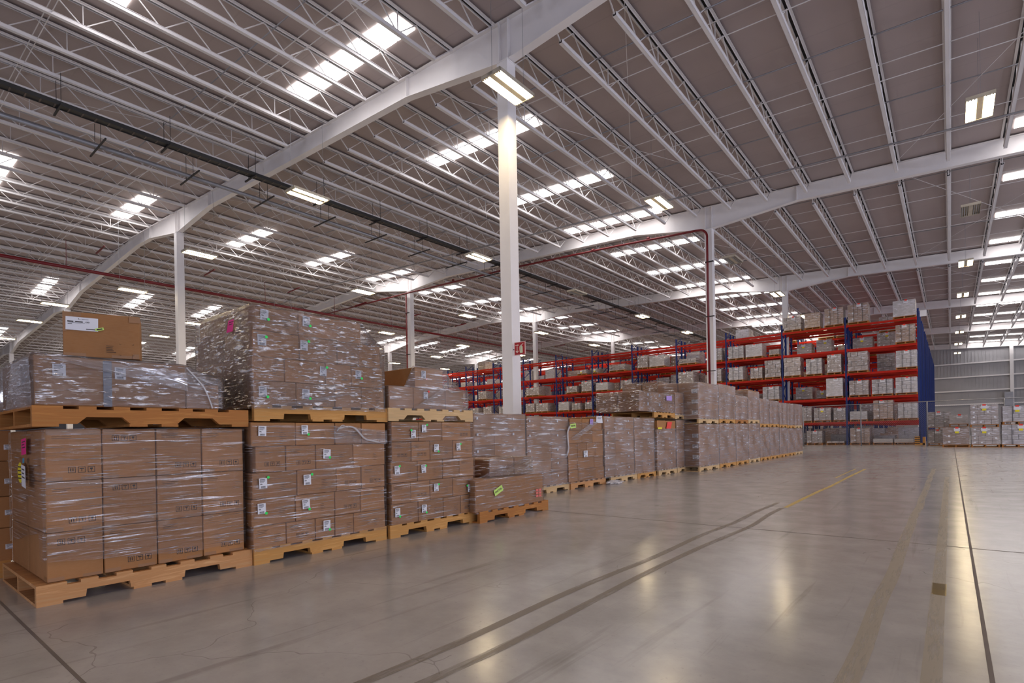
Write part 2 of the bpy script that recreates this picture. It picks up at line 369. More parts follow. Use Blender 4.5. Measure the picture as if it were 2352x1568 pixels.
# ------------------------------------------------------------------ beams and columns
ORD = ['nearest', 'second nearest', 'third', 'fourth', 'fifth', 'sixth', 'seventh', 'eighth', 'ninth', 'tenth', 'eleventh', 'twelfth', 'thirteenth', 'fourteenth', 'fifteenth']
CX = [X1 + 1*SX] + [X1 - k*SX for k in range(0, 5)]
def haunch(x):
    d = min(abs(x-c) for c in CX); return max(0, .43*(1-d/3.55))
def beam(y, label):
    xs = sorted(set([XL_, XR_, RIDGE]+[c for c in CX if XL_ < c < XR_]+[c-3.55 for c in CX]+[c+3.55 for c in CX])); xs = [x for x in xs if XL_ <= x <= XR_]
    root = empty('roof_beam', (0, y, 0), label, 'roof beam')
    w, fl = MB(), MB()
    for a, b in zip(xs, xs[1:]):
        za, zb_ = zbot(a)-haunch(a), zbot(b)-haunch(b); ta, tb = zroof(a)-.07, zroof(b)-.07
        w.prism([(a, za), (b, zb_), (b, tb), (a, ta)], 'y', -.008, .008)
        fl.prism([(a, za-.018), (b, zb_-.018), (b, zb_), (a, za)], 'y', -.11, .11)
        fl.prism([(a, ta), (b, tb), (b, tb+.018), (a, ta+.018)], 'y', -.11, .11)
    w.build('web', M['white'], root); fl.build('flange', M['white'], root)
    st = MB()
    for c in CX:
        for dx in (-.14, .14, -3.55, 3.55):
            x = c+dx
            if XL_ < x < XR_: st.box(x-.012, x+.012, -.11, .11, zbot(x)-haunch(x), zroof(x)-.07)
    st.build('stiffener_plates', M['white'], root)
for k, y in enumerate(YB[1:-1]):
    beam(y, ['white roof beam overhead nearest the camera', 'white haunched roof beam carried by the big column near the sign', 'white roof beam crossing behind the red pipe', 'white roof beam above the front rack rows', 'white roof beam above the middle rack rows', 'last white roof beam before the far wall'][k])
beam(YEND-.2, 'white end beam along the top of the far wall')
colm = None
def column(x, y, label):
    root = empty('steel_column', (x, y, 0), label, 'column', 'white roof columns'); h = zbot(x)-haunch(x)-.02
    m = MB(); m.box(-.155, .155, -.155, .155, .02, h); m.box(-.158, -.12, -.158, .158, .02, h); m.box(.12, .158, -.158, .158, .02, h)
    m.build('shaft', M['white'], root)
    m = MB(); m.box(-.23, .23, -.23, .23, 0, .02); m.build('base_plate', M['galv'], root)
    m = MB(); m.box(-.17, .17, -.17, .17, h-.02, h+.005); m.build('cap_plate', M['white'], root)
cn = ['first', 'second', 'third', 'fourth', 'fifth', 'sixth']
rown = {0: 'in the nearest column row', 1: 'in the column row with red pipes', 2: 'in the column row between front racks', 3: 'in the second column row behind racks', 4: 'in the third column row behind racks', 5: 'against the far wall'}
for j in range(0, 6):
    y = Y1+j*SY - (.25 if j == 5 else 0)
    for i in range(0, 5):
        x = X1-i*SX
        if j == 5: x = 5.3-i*8.2 if i < 2 else None
        if x is None: continue
        lab = f'white square steel column, {cn[i]} from the right {rown[j]}'
        if (i, j) == (0, 0): lab = 'largest white column, rising behind pallets with an extinguisher sign'
        column(x, y, lab)

# ------------------------------------------------------------------ joists
JL = SY-.16; JP = 1.44
def joist_mesh():
    m = MB(); L = JL/2; e = L-.62
    for s in (-1, 1): # top chord: two angles, dark strip painted in as the gap's shade
        m.box(s*.062-.026, s*.062+.026, -L, L, -.072, -.055); m.box(s*.038-.003, s*.038+.003, -L, L, -.105, -.055)
    m.box(-.034, .034, -L, L, -.062, -.056, 1)
    # bottom chord: hat tube, dark core painted in as shade inside its ends
    z0 = -.655
    m.box(-.045, .045, -e, e, z0, z0+.006); m.box(-.045, -.039, -e, e, z0, z0+.075); m.box(.039, .045, -e, e, z0, z0+.075); m.box(-.06, .06, -e, e, z0+.075, z0+.08)
    m.box(-.038, .038, -e+.01, e-.01, z0+.007, z0+.07, 1)
    n = 11; p = 2*e/n
    for i in range(n):
        a = -e+i*p; b = a+p; mid = (a+b)/2
        m.bar((0, a+.02, z0+.06), (0, mid, -.09), .022, .022); m.bar((0, mid, -.09), (0, b-.02, z0+.06), .022, .022)
        if i % 4 == 2: m.bar((0, a, z0+.05), (0, a, -.09), .02, .02)
    for s in (-1, 1): m.bar((0, s*e, z0+.04), (0, s*(L-.05), -.09), .026, .026)
    return m
JM = joist_mesh(); jme = JM.mesh('joist', [M['joist'], M['dark']], fix=False)
pos = []
for k in range(1, len(YB)-1):
    yc = (YB[k]+YB[k+1])/2; n = 0
    x = -1.38+JP*6
    while x > XL_+1:
        if min(abs(x-RIDGE), 9) > .2: pos.append((math.hypot(x, yc), x, yc, k))
        x -= JP
pos.sort()
jl = {1: 'nearest bay, before the big column', 2: 'second bay, behind the big column', 3: 'third bay, over the aisle to the racks', 4: 'fourth bay, over the front racks', 5: 'fifth bay, over the middle racks', 6: 'last bay before the far wall'}
for d, x, yc, k in pos[:290]:
    o = link('roof_joist', jme, None, (x, yc, zroof(x)))
    side = 'right of' if x > X1 else 'left of'
    tag(o, f'white open-web roof joist in the {jl[k]}', 'roof joist', f'white roof joists in the {jl[k]}')
jm2 = MB(); L = JL/2
for s in (-1, 1): jm2.box(s*.052-.028, s*.052+.028, -L, L, -.085, -.055)
jm2.box(-.038, .038, -L+.62, L-.62, -.655, -.60)
for i in range(11):
    e = L-.62; p = 2*e/11; a = -e+i*p
    jm2.bar((0, a, -.62), (0, a+p/2, -.09), .026); jm2.bar((0, a+p/2, -.09), (0, a+p, -.62), .026)
fars = {}
for d, x, yc, k in pos[290:]:
    far = fars.setdefault(k, MB())
    n = len(far.v); z = zroof(x)
    far.v += [(a+x, b+yc, c+z) for a, b, c in jm2.v]; far.f += [tuple(n+i for i in f) for f in jm2.f]; far.m += [0]*len(jm2.f)
for k, far in fars.items(): tag(far.build('distant_roof_joists', M['joist'], fix=False), 'distant white roof joists in the '+jl[k], 'roof joists', kind='stuff')
# bridging rods and diagonals
def slope_bar(m, y, dz, w, xa, xb):
    for a, b in ((xa, RIDGE), (RIDGE, xb)):
        m.bar((a, y, zroof(a)+dz), (b, y, zroof(b)+dz), w, w)
brn = 0
for k in range(1, len(YB)-1):
    m = MB()
    for off in (2.9, 7.1, 11.3):
        slope_bar(m, YB[k]+off, -.60, .016, -109, 19); slope_bar(m, YB[k]+off+.05, -.13, .018, -109, 19)
    brn += 1; tag(m.build('trim_bridging_%d' % brn, M['joist'], fix=False), kind='structure', label='thin white bridging rods tying the roof joists')
    m = MB()
    for c in (5, X1+3, X1-10, X1-25, X1-40):
        a, b = c, c-6.5
        m.bar((a, YB[k]+.3, zroof(a)-.2), (b, YB[k+1]-.3, zroof(b)-.2), .012); m.bar((b, YB[k]+.3, zroof(b)-.2), (a, YB[k+1]-.3, zroof(a)-.2), .012)
    tag(m.build('trim_bracing_%d' % brn, M['joist'], fix=False), kind='structure', label='thin crossed bracing rods under the roof')
# conduits along the slope
for j, (y, r) in enumerate(((6.8, .018), (12.6, .02), (15.9, .02), (19.4, .018), (26.0, .018), (33.2, .018), (21.0, .03))):
    m = MB()
    for a, b in ((-60, RIDGE), (RIDGE, 18)): m.tube([(a, y, zroof(a)-.75 if j > 5 else zroof(a)-.17), (b, y, zroof(b)-.75 if j > 5 else zroof(b)-.17)], r, 6)
    tag(m.build('electrical_conduit', M['galv'], fix=False), ['thin grey conduit under the roof nearest the camera', 'thin grey conduit just behind the big column', 'thin grey conduit in the second bay, middle run', 'thin grey conduit in the second bay, far run', 'thin grey conduit just past the red-pipe beam', 'thin grey conduit over the front of the racks', 'thicker grey conduit hanging below joists in second bay'][j], 'conduit')

# ------------------------------------------------------------------ lamps
KIDS = {}
def lamp_parts(lit):
    L, Wd = .61, .27
    m = MB(); m.box(-Wd, Wd, -L, -L+.035, -.02, .05); m.box(-Wd, Wd, L-.035, L, -.02, .05); m.box(-Wd, -Wd+.012, -L, L, -.02, .05); m.box(Wd-.012, Wd, -L, L, -.02, .05)
    m.box(-.06, .06, -L, L, -.008, .06); m.box(-Wd, Wd, -L, L, .045, .06)
    for s in (-1, 1):
        for j in range(3):
            for e in (-1, 1):
                x = s*(.09+j*.06+.015); m.box(x-.014, x+.014, e*(L-.035)-.02, e*(L-.035)+.02, -.03, .012)
    body = m.mesh('lamp_housing', M['lampbody'])
    if lit:
        m = MB(); m.quad((-.09, -L+.05, -.004), (-.09, L-.05, -.004), (.09, L-.05, -.004), (.09, -L+.05, -.004))
        for j in range(3):
            x = -.06+j*.06; r = .012
            for (a, b), (c, d) in (((-r, -.004), (-r*.5, -.016)), ((-r*.5, -.016), (r*.5, -.016)), ((r*.5, -.016), (r, -.004))):
                m.quad((x+a, -L+.06, b), (x+a, L-.06, b), (x+c, L-.06, d), (x+c, -L+.06, d))
        pan = m.mesh('light_panel', M['lamp'], fix=False)
    else:
        m = MB()
        for j in range(3): m.tube([(-.07+j*.065, -L+.05, .01), (-.07+j*.065, L-.05, .01)], .013, 8)
        pan = m.mesh('light_panel', M['lampoff'])
    return body, pan
LIT, OFF = lamp_parts(True), lamp_parts(False)
m = MB(); m.quad((-.09, -.56, -.004), (-.09, .56, -.004), (.09, .56, -.004), (.09, -.56, -.004)); FLAT = m.mesh('light_panel_flat', M['lamp'], fix=False)
wires = {}
def lamp(x, y, z, lit, label, near):
    root = empty('high_bay_lamp', (x, y, z), label, 'lamp', 'hanging twin-panel lamps')
    body, pan = LIT if lit else OFF
    if lit and not near: pan = FLAT
    link('housing', body, root)
    for s in (-1, 1):
        o = link('light_panel', pan, root, (s*.160, 0, 0))
    h = round(zroof(x)-z, 1)
    if h not in wires:
        m = MB(); m.bar((0, 0, .05), (0, 0, h), .006 if near else .01); wires[h] = m.mesh('wire', M['galv'], fix=False)
    for s in (-1, 1): link('hanging_wire', wires[h], root, (0, s*.55, 0))
LX = [.65, -7.5, -15.7, -23.9, -32.1]
lrow = ['aisle row at the right', 'row beside the big column', 'third row from the right', 'fourth row from the right', 'fifth row from the right']
for i, X in enumerate(LX):
    ys = [1.2, 9.35, 17.3, 25.2, 33.2, 41, 48.9, 56.8, 64.8, 72.7]
    n = 0
    for y in ys:
        if y < 2 and i < 6: # overhead, out of the picture but lighting the floor
            nm = 'lit twin-panel lamp hanging overhead, closest of the ' + lrow[i]
        else:
            n += 1; nm = f'hanging twin-panel lamp, number {n} going back in the {lrow[i]}'
        lit = not ((i, y) in ((0, 25.2), (1, 25.2), (2, 25.2)))
        if not lit: nm = ['unlit twin-panel lamp hanging in the aisle row at the right', 'unlit twin-panel lamp beside the red pipe column', 'unlit twin-panel lamp beside the cable tray'][i]
        lamp(X, y, 8.6, lit, nm, math.hypot(X, y) < 30)
XL2 = [-38.3, -44.6, -53, -61, -70]
for i, X in enumerate(XL2):
    for n, k in enumerate(range(0, 7)):
        lamp(X, 7.5+7.12*k, 8.6, True, f'distant lit lamp, number {n+1} going back in far-left lamp row {["one","two","three","four","five"][i]}', False)

# ------------------------------------------------------------------ red pipes, cable tray
def slope_line(xs, y, dz): return [(x, y, zbot(x)+dz) for x in xs]
yp = Y1+SY-.36
root = empty('fire_pipe', (0, 0, 0), 'red fire pipe running under a beam and down the column', 'pipe')
m = MB(); xc = X1+.02
bend = [(xc-.35+.35*math.sin(a), yp, 9.62-.0+.35*math.cos(a)-.35+.26) for a in [R(15*i) for i in range(7)]]
m.tube([(-41.3, yp, 10.75), (-28, yp, 10.62), (-19, yp, 10.42), (-13, yp, 10.15), (xc-.5, yp, 9.90)]+bend+[(xc, yp, .3)], .05, 10)
m.build('pipe_run', M['pipe'], root, smooth=True)
m = MB()
for z in (8.4, 6.0, 3.6): m.box(xc-.1, xc+.26, yp-.06, yp+.08, z-.012, z+.012)
m.build('clamps', M['dark'], root)
m = MB()
for x in (-11, -14, -17, -20, -24): m.tube([(x-.06, yp, 10.0-.045*(x+8.265)*.93), (x+.06, yp, 10.0-.045*(x+8.265)*.93-.006)], .065, 10)
m.build('couplings', M['pipe'], root)
root = empty('fire_pipe', (0, 0, 0), 'red fire pipe drop on the column behind the tall wrapped load', 'pipe')
m = MB(); xd = X1-SX-.02; m.tube([(xd, yp, 10.5), (xd, yp, .3)], .05, 10); m.build('pipe_run', M['pipe'], root, smooth=True)
m = MB()
for z in (9.3, 6.5): m.box(xd-.1, xd+.26, yp-.06, yp+.08, z-.012, z+.012)
m.build('clamps', M['dark'], root)
root = empty('fire_pipe', (0, 0, 0), 'long dark-red fire main running back above the tall wrapped load', 'pipe')
m = MB(); m.tube([(-35.3, -5, 10.0), (-35.3, 78, 10.0)], .085, 10); m.build('pipe_run', M['pipe'], root, smooth=True)
m = MB()
for k in range(14):
    y = -3+k*5.2; m.bar((-35.3, y, 10), (-35.3, y, 11.4), .02); m.bar((-34.2, y+1, 10.7), (-32.8, y+1.0, 10.76), .06)
m.build('hangers', M['pipe'], root, smooth=False)
root = empty('cable_tray', (0, 0, 0), 'dark ladder cable tray running diagonally under the roof', 'cable tray')
m = MB(); tx, tz = -18.6, 10.0
for s in (-1, 1): m.box(tx+s*.13-.012, tx+s*.13+.012, -5, 78, tz, tz+.11)
m.box(tx-.12, tx+.12, -5, 78, tz+.02, tz+.09)
m.build('side_rails_and_cables', M['tray'], root)
m = MB(); y = -5
while y < 78: m.box(tx-.118, tx+.118, y, y+.035, tz+.008, tz+.02); y += .30
m.build('rungs', plain('brown_rungs', (.10, .075, .065), .5), root)
def arm_mesh(a, b, z, w, hang):
    m = MB(); m.bar((a, 0, z), (b, 0, z), w)
    for s in hang: m.bar((s, 0, z), (s, 0, z+.85), .012)
    return m.mesh('support_arm', M['tray'])
AR1 = arm_mesh(-.5, .3, 0, .045, (-.25, .25)); AR2 = arm_mesh(-.8, .8, 0, .04, (-.3, .3))
for k in range(32): link('support_arm', AR1, root, (tx, -4+k*2.6, tz-.03))
root = empty('grey_pipe', (0, 0, 0), 'thick grey pipe running parallel to the dark cable tray', 'pipe')
for k in range(31): link('support_arm', AR2, root, (tx-1.8, -2.7+k*2.6, 10.05))
m = MB(); m.tube([(tx-1.9, -5, 10.15), (tx-1.9, 78, 10.15)], .07, 10)
m.build('pipe_run', M['galv'], root, smooth=True)

# ------------------------------------------------------------------ extinguisher sign on the big column
root = empty('extinguisher_sign', (-7.915, Y1-.10, 2.985), 'red and white fire extinguisher sign projecting from the big column', 'sign', rz=R(3))
h = .155
m = MB(); m.box(-h, h, -.012, .012, -h, h); m.build('panel', plain('sign_border', (.72, .45, .42), .4, var=.03), root)
m = MB(); m.box(-h+.014, h-.014, -.015, -.012, -h+.014, h-.014); m.build('red_face', plain('sign_red', (.42, .004, .008), .4, var=.03), root)
GL = plain('sign_glow', (.66, .72, .50), .5, var=.03); WH = plain('sign_cream', (.82, .68, .60), .5, var=.03)
m = MB(); yy0, yy1 = -.019, -.015
m.box(-.078, -.062, yy0, yy1, -.07, .055)
for s in (-1, 1): m.prism([(-.07, -.105), (-.07, -.078), (-.07+s*.036, -.048), (-.07+s*.042, -.066)], 'y', yy0, yy1)
m.build('arrow', WH, root)
m = MB(); poly = []
for a in range(0, 181, 20): poly.append((.052+.036*math.cos(R(a)), .035+.022*math.sin(R(a))))
poly += [(.016, -.1), (.026, -.11), (.078, -.11), (.088, -.1)]
m.prism(poly, 'y', yy0, yy1); m.build('extinguisher_symbol', GL, root)
m = MB(); m.box(.04, .064, yy0, yy1, .055, .085); m.prism([(.03, .072), (.105, .112), (.108, .1), (.045, .06)], 'y', yy0, yy1)
for a, b in (((.045, .075), (.015, .06)), ((.015, .06), (-.005, .02)), ((-.005, .02), (.005, -.06)), ((.005, -.06), (.012, -.1))):
    m.bar((a[0], -.017, a[1]), (b[0], -.017, b[1]), .009, .004, up=(0, 1, 0))
m.box(-.12, -.055, yy0, yy1, .075, .087); m.box(-.07, -.03, yy0, yy1, .07, .093)
m.build('hose_symbol', WH, root)
m = MB(); m.bar((-h-.05, .0, -.01), (-h, 0, -.01), .018, .018); m.build('mounting_stub', M['dark'], root)

# ------------------------------------------------------------------ pallets
PH = .122
_pal = {}
def pallet_meshes(L, D, rnd, wk):
    key = (round(L, 2), round(D, 2), rnd, wk)
    if key in _pal: return _pal[key]
    mat = M[wk]
    def notch(c):
        w = .116
        if rnd: return [(c-w-.02, 0), (c-w+.005, .022), (c-w+.03, .04), (c+w-.03, .04), (c+w-.005, .022), (c+w+.02, 0)]
        return [(c-w, 0), (c-w, .036), (c-w+.008, .042), (c+w-.008, .042), (c+w, .036), (c+w, 0)]
    z0, z1 = .016, .104
    poly = [(-L/2, z0)]
    for c in (-.22*L, .22*L): poly += [(c+(u-c)*1.0, z0+v) for u, v in notch(c)]
    poly += [(L/2, z0), (L/2, z1), (-L/2, z1)]
    # build as strips (concave polygon split into a bottom part with gaps and a top part)
    m = MB(); zt = z0+.042
    m.box(-.019, .019, -L/2, L/2, zt, z1)
    cs = [-.22*L, .22*L]; edges = [-L/2]+[e for c in cs for e in (notch(c)[0][0], notch(c)[-1][0])]+[L/2]
    for a, b in ((edges[0], edges[1]), (edges[2], edges[3]), (edges[4], edges[5])):
        ins = .045 if rnd else .006
        la = a+(0 if a <= -L/2+1e-6 else 0); pl = [(a, z0), (b, z0), (b + (ins if b < L/2-1e-6 else 0), zt), (a-(ins if a > -L/2+1e-6 else 0), zt)]
        m.prism(pl, 'x', -.019, .019)
    st = m.mesh('stringer', mat)
    t = MB(); nb = 7; bw = .14 if L > 1.1 else .12
    for i in range(nb):
        w = bw if i in (0, nb-1) else bw*.62
        c = -L/2+bw/2+i*(L-bw)/(nb-1); j = random.uniform(-.008, .008) if 0 < i < nb-1 else 0
        t.box(-D/2-.0, D/2, c-w/2+j, c+w/2+j, z1, PH)
    top = t.mesh('deck_boards', mat)
    t = MB()
    for c, w in ((-L/2+.06, .12), (-.09, .1), (.09, .1), (L/2-.06, .12), (0, .0)):
        if w: t.box(-D/2, D/2, c-w/2, c+w/2, 0, z0)
    bot = t.mesh('bottom_boards', mat)
    _pal[key] = (st, top, bot); return _pal[key]
def pallet(parent, xf, y0, y1, zb, D=1.02, rnd=False, wk='wood', subs=True, inset=0):
    L = y1-y0; st, top, bot = pallet_meshes(L, D, rnd, wk)
    p = link('pallet', top, parent, (xf-D/2, (y0+y1)/2, zb))
    for dx in (D/2-.019, 0, -D/2+.019): link('stringer', st, p, (dx, 0, 0))
    link('bottom_boards', bot, p)
    return p

# ------------------------------------------------------------------ cartons
_box = {}
def carton_mesh(dx, dy, dz, style):
    key = (round(dx, 2), round(dy, 3), round(dz, 2), style)
    if key in _box: return _box[key]
    bm = bmesh.new(); bmesh.ops.create_cube(bm, size=1)
    for v in bm.verts: v.co = Vector((v.co.x*dx, v.co.y*dy, (v.co.z+.5)*dz))
    bmesh.ops.bevel(bm, geom=bm.edges[:], offset=.004, segments=1, affect='EDGES')
    for f in bm.faces: f.material_index = 0
    def q(pts, mi):
        vs = [bm.verts.new(p) for p in pts]; f = bm.faces.new(vs); f.material_index = mi
    X = dx/2+.0006
    def rect(y, z, w, h, mi, e=0.0): q([(X+e, y, z), (X+e, y+w, z), (X+e, y+w, z+h), (X+e, y, z+h)], mi)
    Y = -dy/2-.0006
    def rectL(x, z, w, h, mi): q([(x, Y, z), (x+w, Y, z), (x+w, Y, z+h), (x, Y, z+h)], mi)
    # top tape
    q([(-dx/2, -.025, dz+.0006), (dx/2, -.025, dz+.0006), (dx/2, .025, dz+.0006), (-dx/2, .025, dz+.0006)], 1)
    rnd = random.Random(hash(key) & 0xffff)
    if 't' in style:   # tape tabs at the corners and bottom
        rect(-dy/2+.004, 0.002, dy*.28, .022, 1); rect(dy*.12, .002, dy*.34, .018, 1); rect(-dy/2+.004, dz-.028, dy*.22, .026, 1)
        if 'T' in style: rect(-dy/2+.004, dz-.035, dy-.01, .033, 1, .0007)
        rectL(dx/2-.07, .002, .06, .03, 1)
    if 'i' in style or 'I' in style:   # three handling icons
        sz = min(.036, dz*.17)
        by, bz = (dy/2-.165, .045) if 'i' in style else (-dy/2+.05, dz-.075)
        if dy < .2: by = dy/2-.13
        for k in range(3):
            a = by+k*(sz*1.32); t = .003
            rect(a, bz, sz, t, 2); rect(a, bz+sz-t, sz, t, 2); rect(a, bz, t, sz, 2); rect(a+sz-t, bz, t, sz, 2)
            if k == 0: rect(a+sz*.28, bz+sz*.2, sz*.14, sz*.6, 2); rect(a+sz*.58, bz+sz*.2, sz*.14, sz*.6, 2)
            elif k == 1: rect(a+sz*.46, bz+sz*.2, sz*.1, sz*.45, 2); rect(a+sz*.2, bz+sz*.6, sz*.6, sz*.16, 2)
            else: rect(a+sz*.3, bz+sz*.5, sz*.4, sz*.26, 2); rect(a+sz*.46, bz+sz*.2, sz*.1, sz*.3, 2)
    if 'x' in style:   # lines of small print
        a, b = (-dy/2+.03, dz-.035)
        for k in range(3): rect(a, b-k*.011, rnd.uniform(.06, .1), .0026, 2)
    if 'y' in style:
        for k in range(5): rect(dy*.12, dz*.55-k*.014, rnd.uniform(.03, .06), .0024, 2)
    me = bpy.data.meshes.new('cardboard_box'); bm.to_mesh(me); bm.free()
    for k in ('carton', 'tape', 'ink'): me.materials.append(M[k])
    _box[key] = me; return me
def carton(parent, xf, y0, y1, z0, z1, D, style='', name='cardboard_box', gap=.003):
    me = carton_mesh(D-.006, y1-y0-2*gap, z1-z0-.003, style)
    return link(name, me, parent, (xf-D/2, (y0+y1)/2, z0+.001))
def label_mesh(w, h):
    key = ('lab', round(w, 3), round(h, 3))
    if key in _box: return _box[key]
    m = MB(); m.box(-.0004, .0004, 0, w, 0, h, 0)
    X = .0007
    def r(y, z, a, b): m.quad((X, y*w, z*h), (X, (y+a)*w, z*h), (X, (y+a)*w, (z+b)*h), (X, y*w, (z+b)*h), 1)
    for z, a in ((.88, .62), (.80, .7), (.70, .66)): r(.1, z, a, .045)
    for k in range(9): r(.12+k*.055, .58, .028, .08)
    for z, a in ((.44, .25), (.38, .3)): r(.12, z, a, .04)
    for k in range(12): r(.22+k*.05, .09, .026 if k % 3 else .04, .14)
    r(.2, .03, .6, .03)
    _box[key] = m.mesh('shipping_label', [M['paper'], M['ink']], fix=False); return _box[key]
def dot_mesh(r, mat):
    key = ('dot', round(r, 3), mat)
    if key in _box: return _box[key]
    m = MB(); m.prism([(r*math.cos(a*math.pi/7), r*math.sin(a*math.pi/7)) for a in range(14)], 'x', 0, .0006)
    _box[key] = m.mesh('round_sticker', M[mat]); return _box[key]
def put(parent, name, me, loc, rot=(0, 0, 0)):
    # parent is un-rotated; its origin is in world = sum of ancestors' locations
    p = parent; off = Vector((0, 0, 0))
    while p: off += Vector(p.location); p = p.parent
    return link(name, me, parent, Vector(loc)-off, rot)

# ------------------------------------------------------------------ stretch film
def film_obj(parent, x0, x1, y0, y1, zl, zh, mat='film', amp=.006, step=.035, top=None, off=.008, cap=.12, low=None, name='stretch_film', seed=0):
    """closed sleeve round a load, front plane at x0 (larger), top(y,x)->z, low(y,x)->z, with an inward lip on top"""
    x0 += off; x1 -= off; y0 -= off; y1 += off
    pts = []
    def seg(a, b, n):
        for i in range(n): pts.append((a[0]+(b[0]-a[0])*i/n, a[1]+(b[1]-a[1])*i/n))
    c = .012; nx = max(2, int((x0-x1)/step)); ny = max(2, int((y1-y0)/step))
    seg((x0, y0+c), (x0, y1-c), ny); seg((x0, y1-c), (x0-c, y1), 1); seg((x0-c, y1), (x1+c, y1), nx); seg((x1+c, y1), (x1, y1-c), 1)
    seg((x1, y1-c), (x1, y0+c), ny); seg((x1, y0+c), (x1+c, y0), 1); seg((x1+c, y0), (x0-c, y0), nx); seg((x0-c, y0), (x0, y0+c), 1)
    N = len(pts); K = max(3, int((zh-zl)/step)); V = []; UV = []; F = []; cx, cy = (x0+x1)/2, (y0+y1)/2
    s = 0; ss = []
    for i, p in enumerate(pts):
        ss.append(s); q = pts[(i+1) % N]; s += math.hypot(q[0]-p[0], q[1]-p[1])
    ncap = 3 if cap else 0
    for j in range(K+1+ncap):
        for i, (x, y) in enumerate(pts):
            t = min(j, K)/K
            a = low(y, x) if low else zl; b = top(y, x) if top else zh
            z = a+(b-a)*t
            n = noise.noise(Vector((ss[i]*3.1+seed, z*9, seed)))*.7+noise.noise(Vector((ss[i]*9, z*26+ss[i]*1.5, seed+3)))*.4
            dx = 1 if abs(x-x0) < c else (-1 if abs(x-x1) < c else 0); dy = 1 if abs(y-y1) < c else (-1 if abs(y-y0) < c else 0)
            d = amp*(n*.9+.35); X, Y = x+dx*d, y+dy*d
            if j > K:
                k = (j-K)/ncap*cap; X += (cx-X)/max(.01, math.hypot(cx-X, cy-Y))*k; Y += (cy-Y)/max(.01, math.hypot(cx-X, cy-Y))*k
                z = b+.004+amp*.6*noise.noise(Vector((X*12, Y*12, seed)))+.0015*(j-K)
            V.append((X, Y, z)); UV.append((ss[i], z+(j-K if j > K else 0)*.03))
    M_ = K+ncap
    for j in range(M_):
        for i in range(N): F.append((j*N+i, j*N+(i+1) % N, (j+1)*N+(i+1) % N, (j+1)*N+i))
    me = bpy.data.meshes.new(name); me.from_pydata(V, [], F); me.materials.append(M[mat])
    uv = me.uv_layers.new(name='UVMap')
    for p in me.polygons:
        for li, vi in zip(p.loop_indices, p.vertices):
            u = UV[vi]; w = u[0]
            if vi % N == 0 and any((v % N) == N-1 for v in p.vertices): w = s
            uv.data[li].uv = (w, u[1])
    me.polygons.foreach_set('use_smooth', [True]*len(F)); me.update()
    return put(parent, name, me, (0, 0, 0))
def film_sheet(parent, P, mat='film_h', n=(10, 8), amp=.006, name='stretch_film', seed=0):
    """quad patch between four corners with soft wrinkles"""
    a, b, c, d = [Vector(p) for p in P]; V = []; F = []; UV = []
    nrm = (b-a).cross(d-a).normalized()
    for j in range(n[1]+1):
        for i in range(n[0]+1):
            u, v = i/n[0], j/n[1]; p = (a*(1-u)+b*u)*(1-v)+(d*(1-u)+c*u)*v
            e = min(1, 6*min(u, 1-u, v, 1-v)+.2)
            p = p+nrm*amp*e*noise.noise(Vector((u*4+seed, v*9, seed))); V.append(tuple(p)); UV.append((u*(b-a).length, v*(d-a).length))
    w = n[0]+1
    for j in range(n[1]):
        for i in range(n[0]): F.append((j*w+i, j*w+i+1, (j+1)*w+i+1, (j+1)*w+i))
    me = bpy.data.meshes.new(name); me.from_pydata(V, [], F); me.materials.append(M[mat]); uv = me.uv_layers.new(name='UVMap')
    for p in me.polygons:
        for li, vi in zip(p.loop_indices, p.vertices): uv.data[li].uv = UV[vi]
    me.polygons.foreach_set('use_smooth', [True]*len(F)); me.update()
    return put(parent, name, me, (0, 0, 0))
M['rope'] = mat_residue('twisted_film', (.80, .78, .80), .30, .6, .75)
def rope(parent, pts, r=.006, name='loose_film_tail'):
    # smooth polyline -> thin tube
    P = [Vector(p) for p in pts]; out = []
    for i in range(len(P)-1):
        p0 = P[max(i-1, 0)]; p1 = P[i]; p2 = P[i+1]; p3 = P[min(i+2, len(P)-1)]
        for k in range(6):
            t = k/6; out.append(.5*((2*p1)+(p2-p0)*t+(2*p0-5*p1+4*p2-p3)*t*t+(3*p1-p0-3*p2+p3)*t**3))
    out.append(P[-1]); m = MB(); m.tube(out, r, 6)
    return put(parent, name, m.mesh(name, M['rope'], smooth=True), (0, 0, 0))

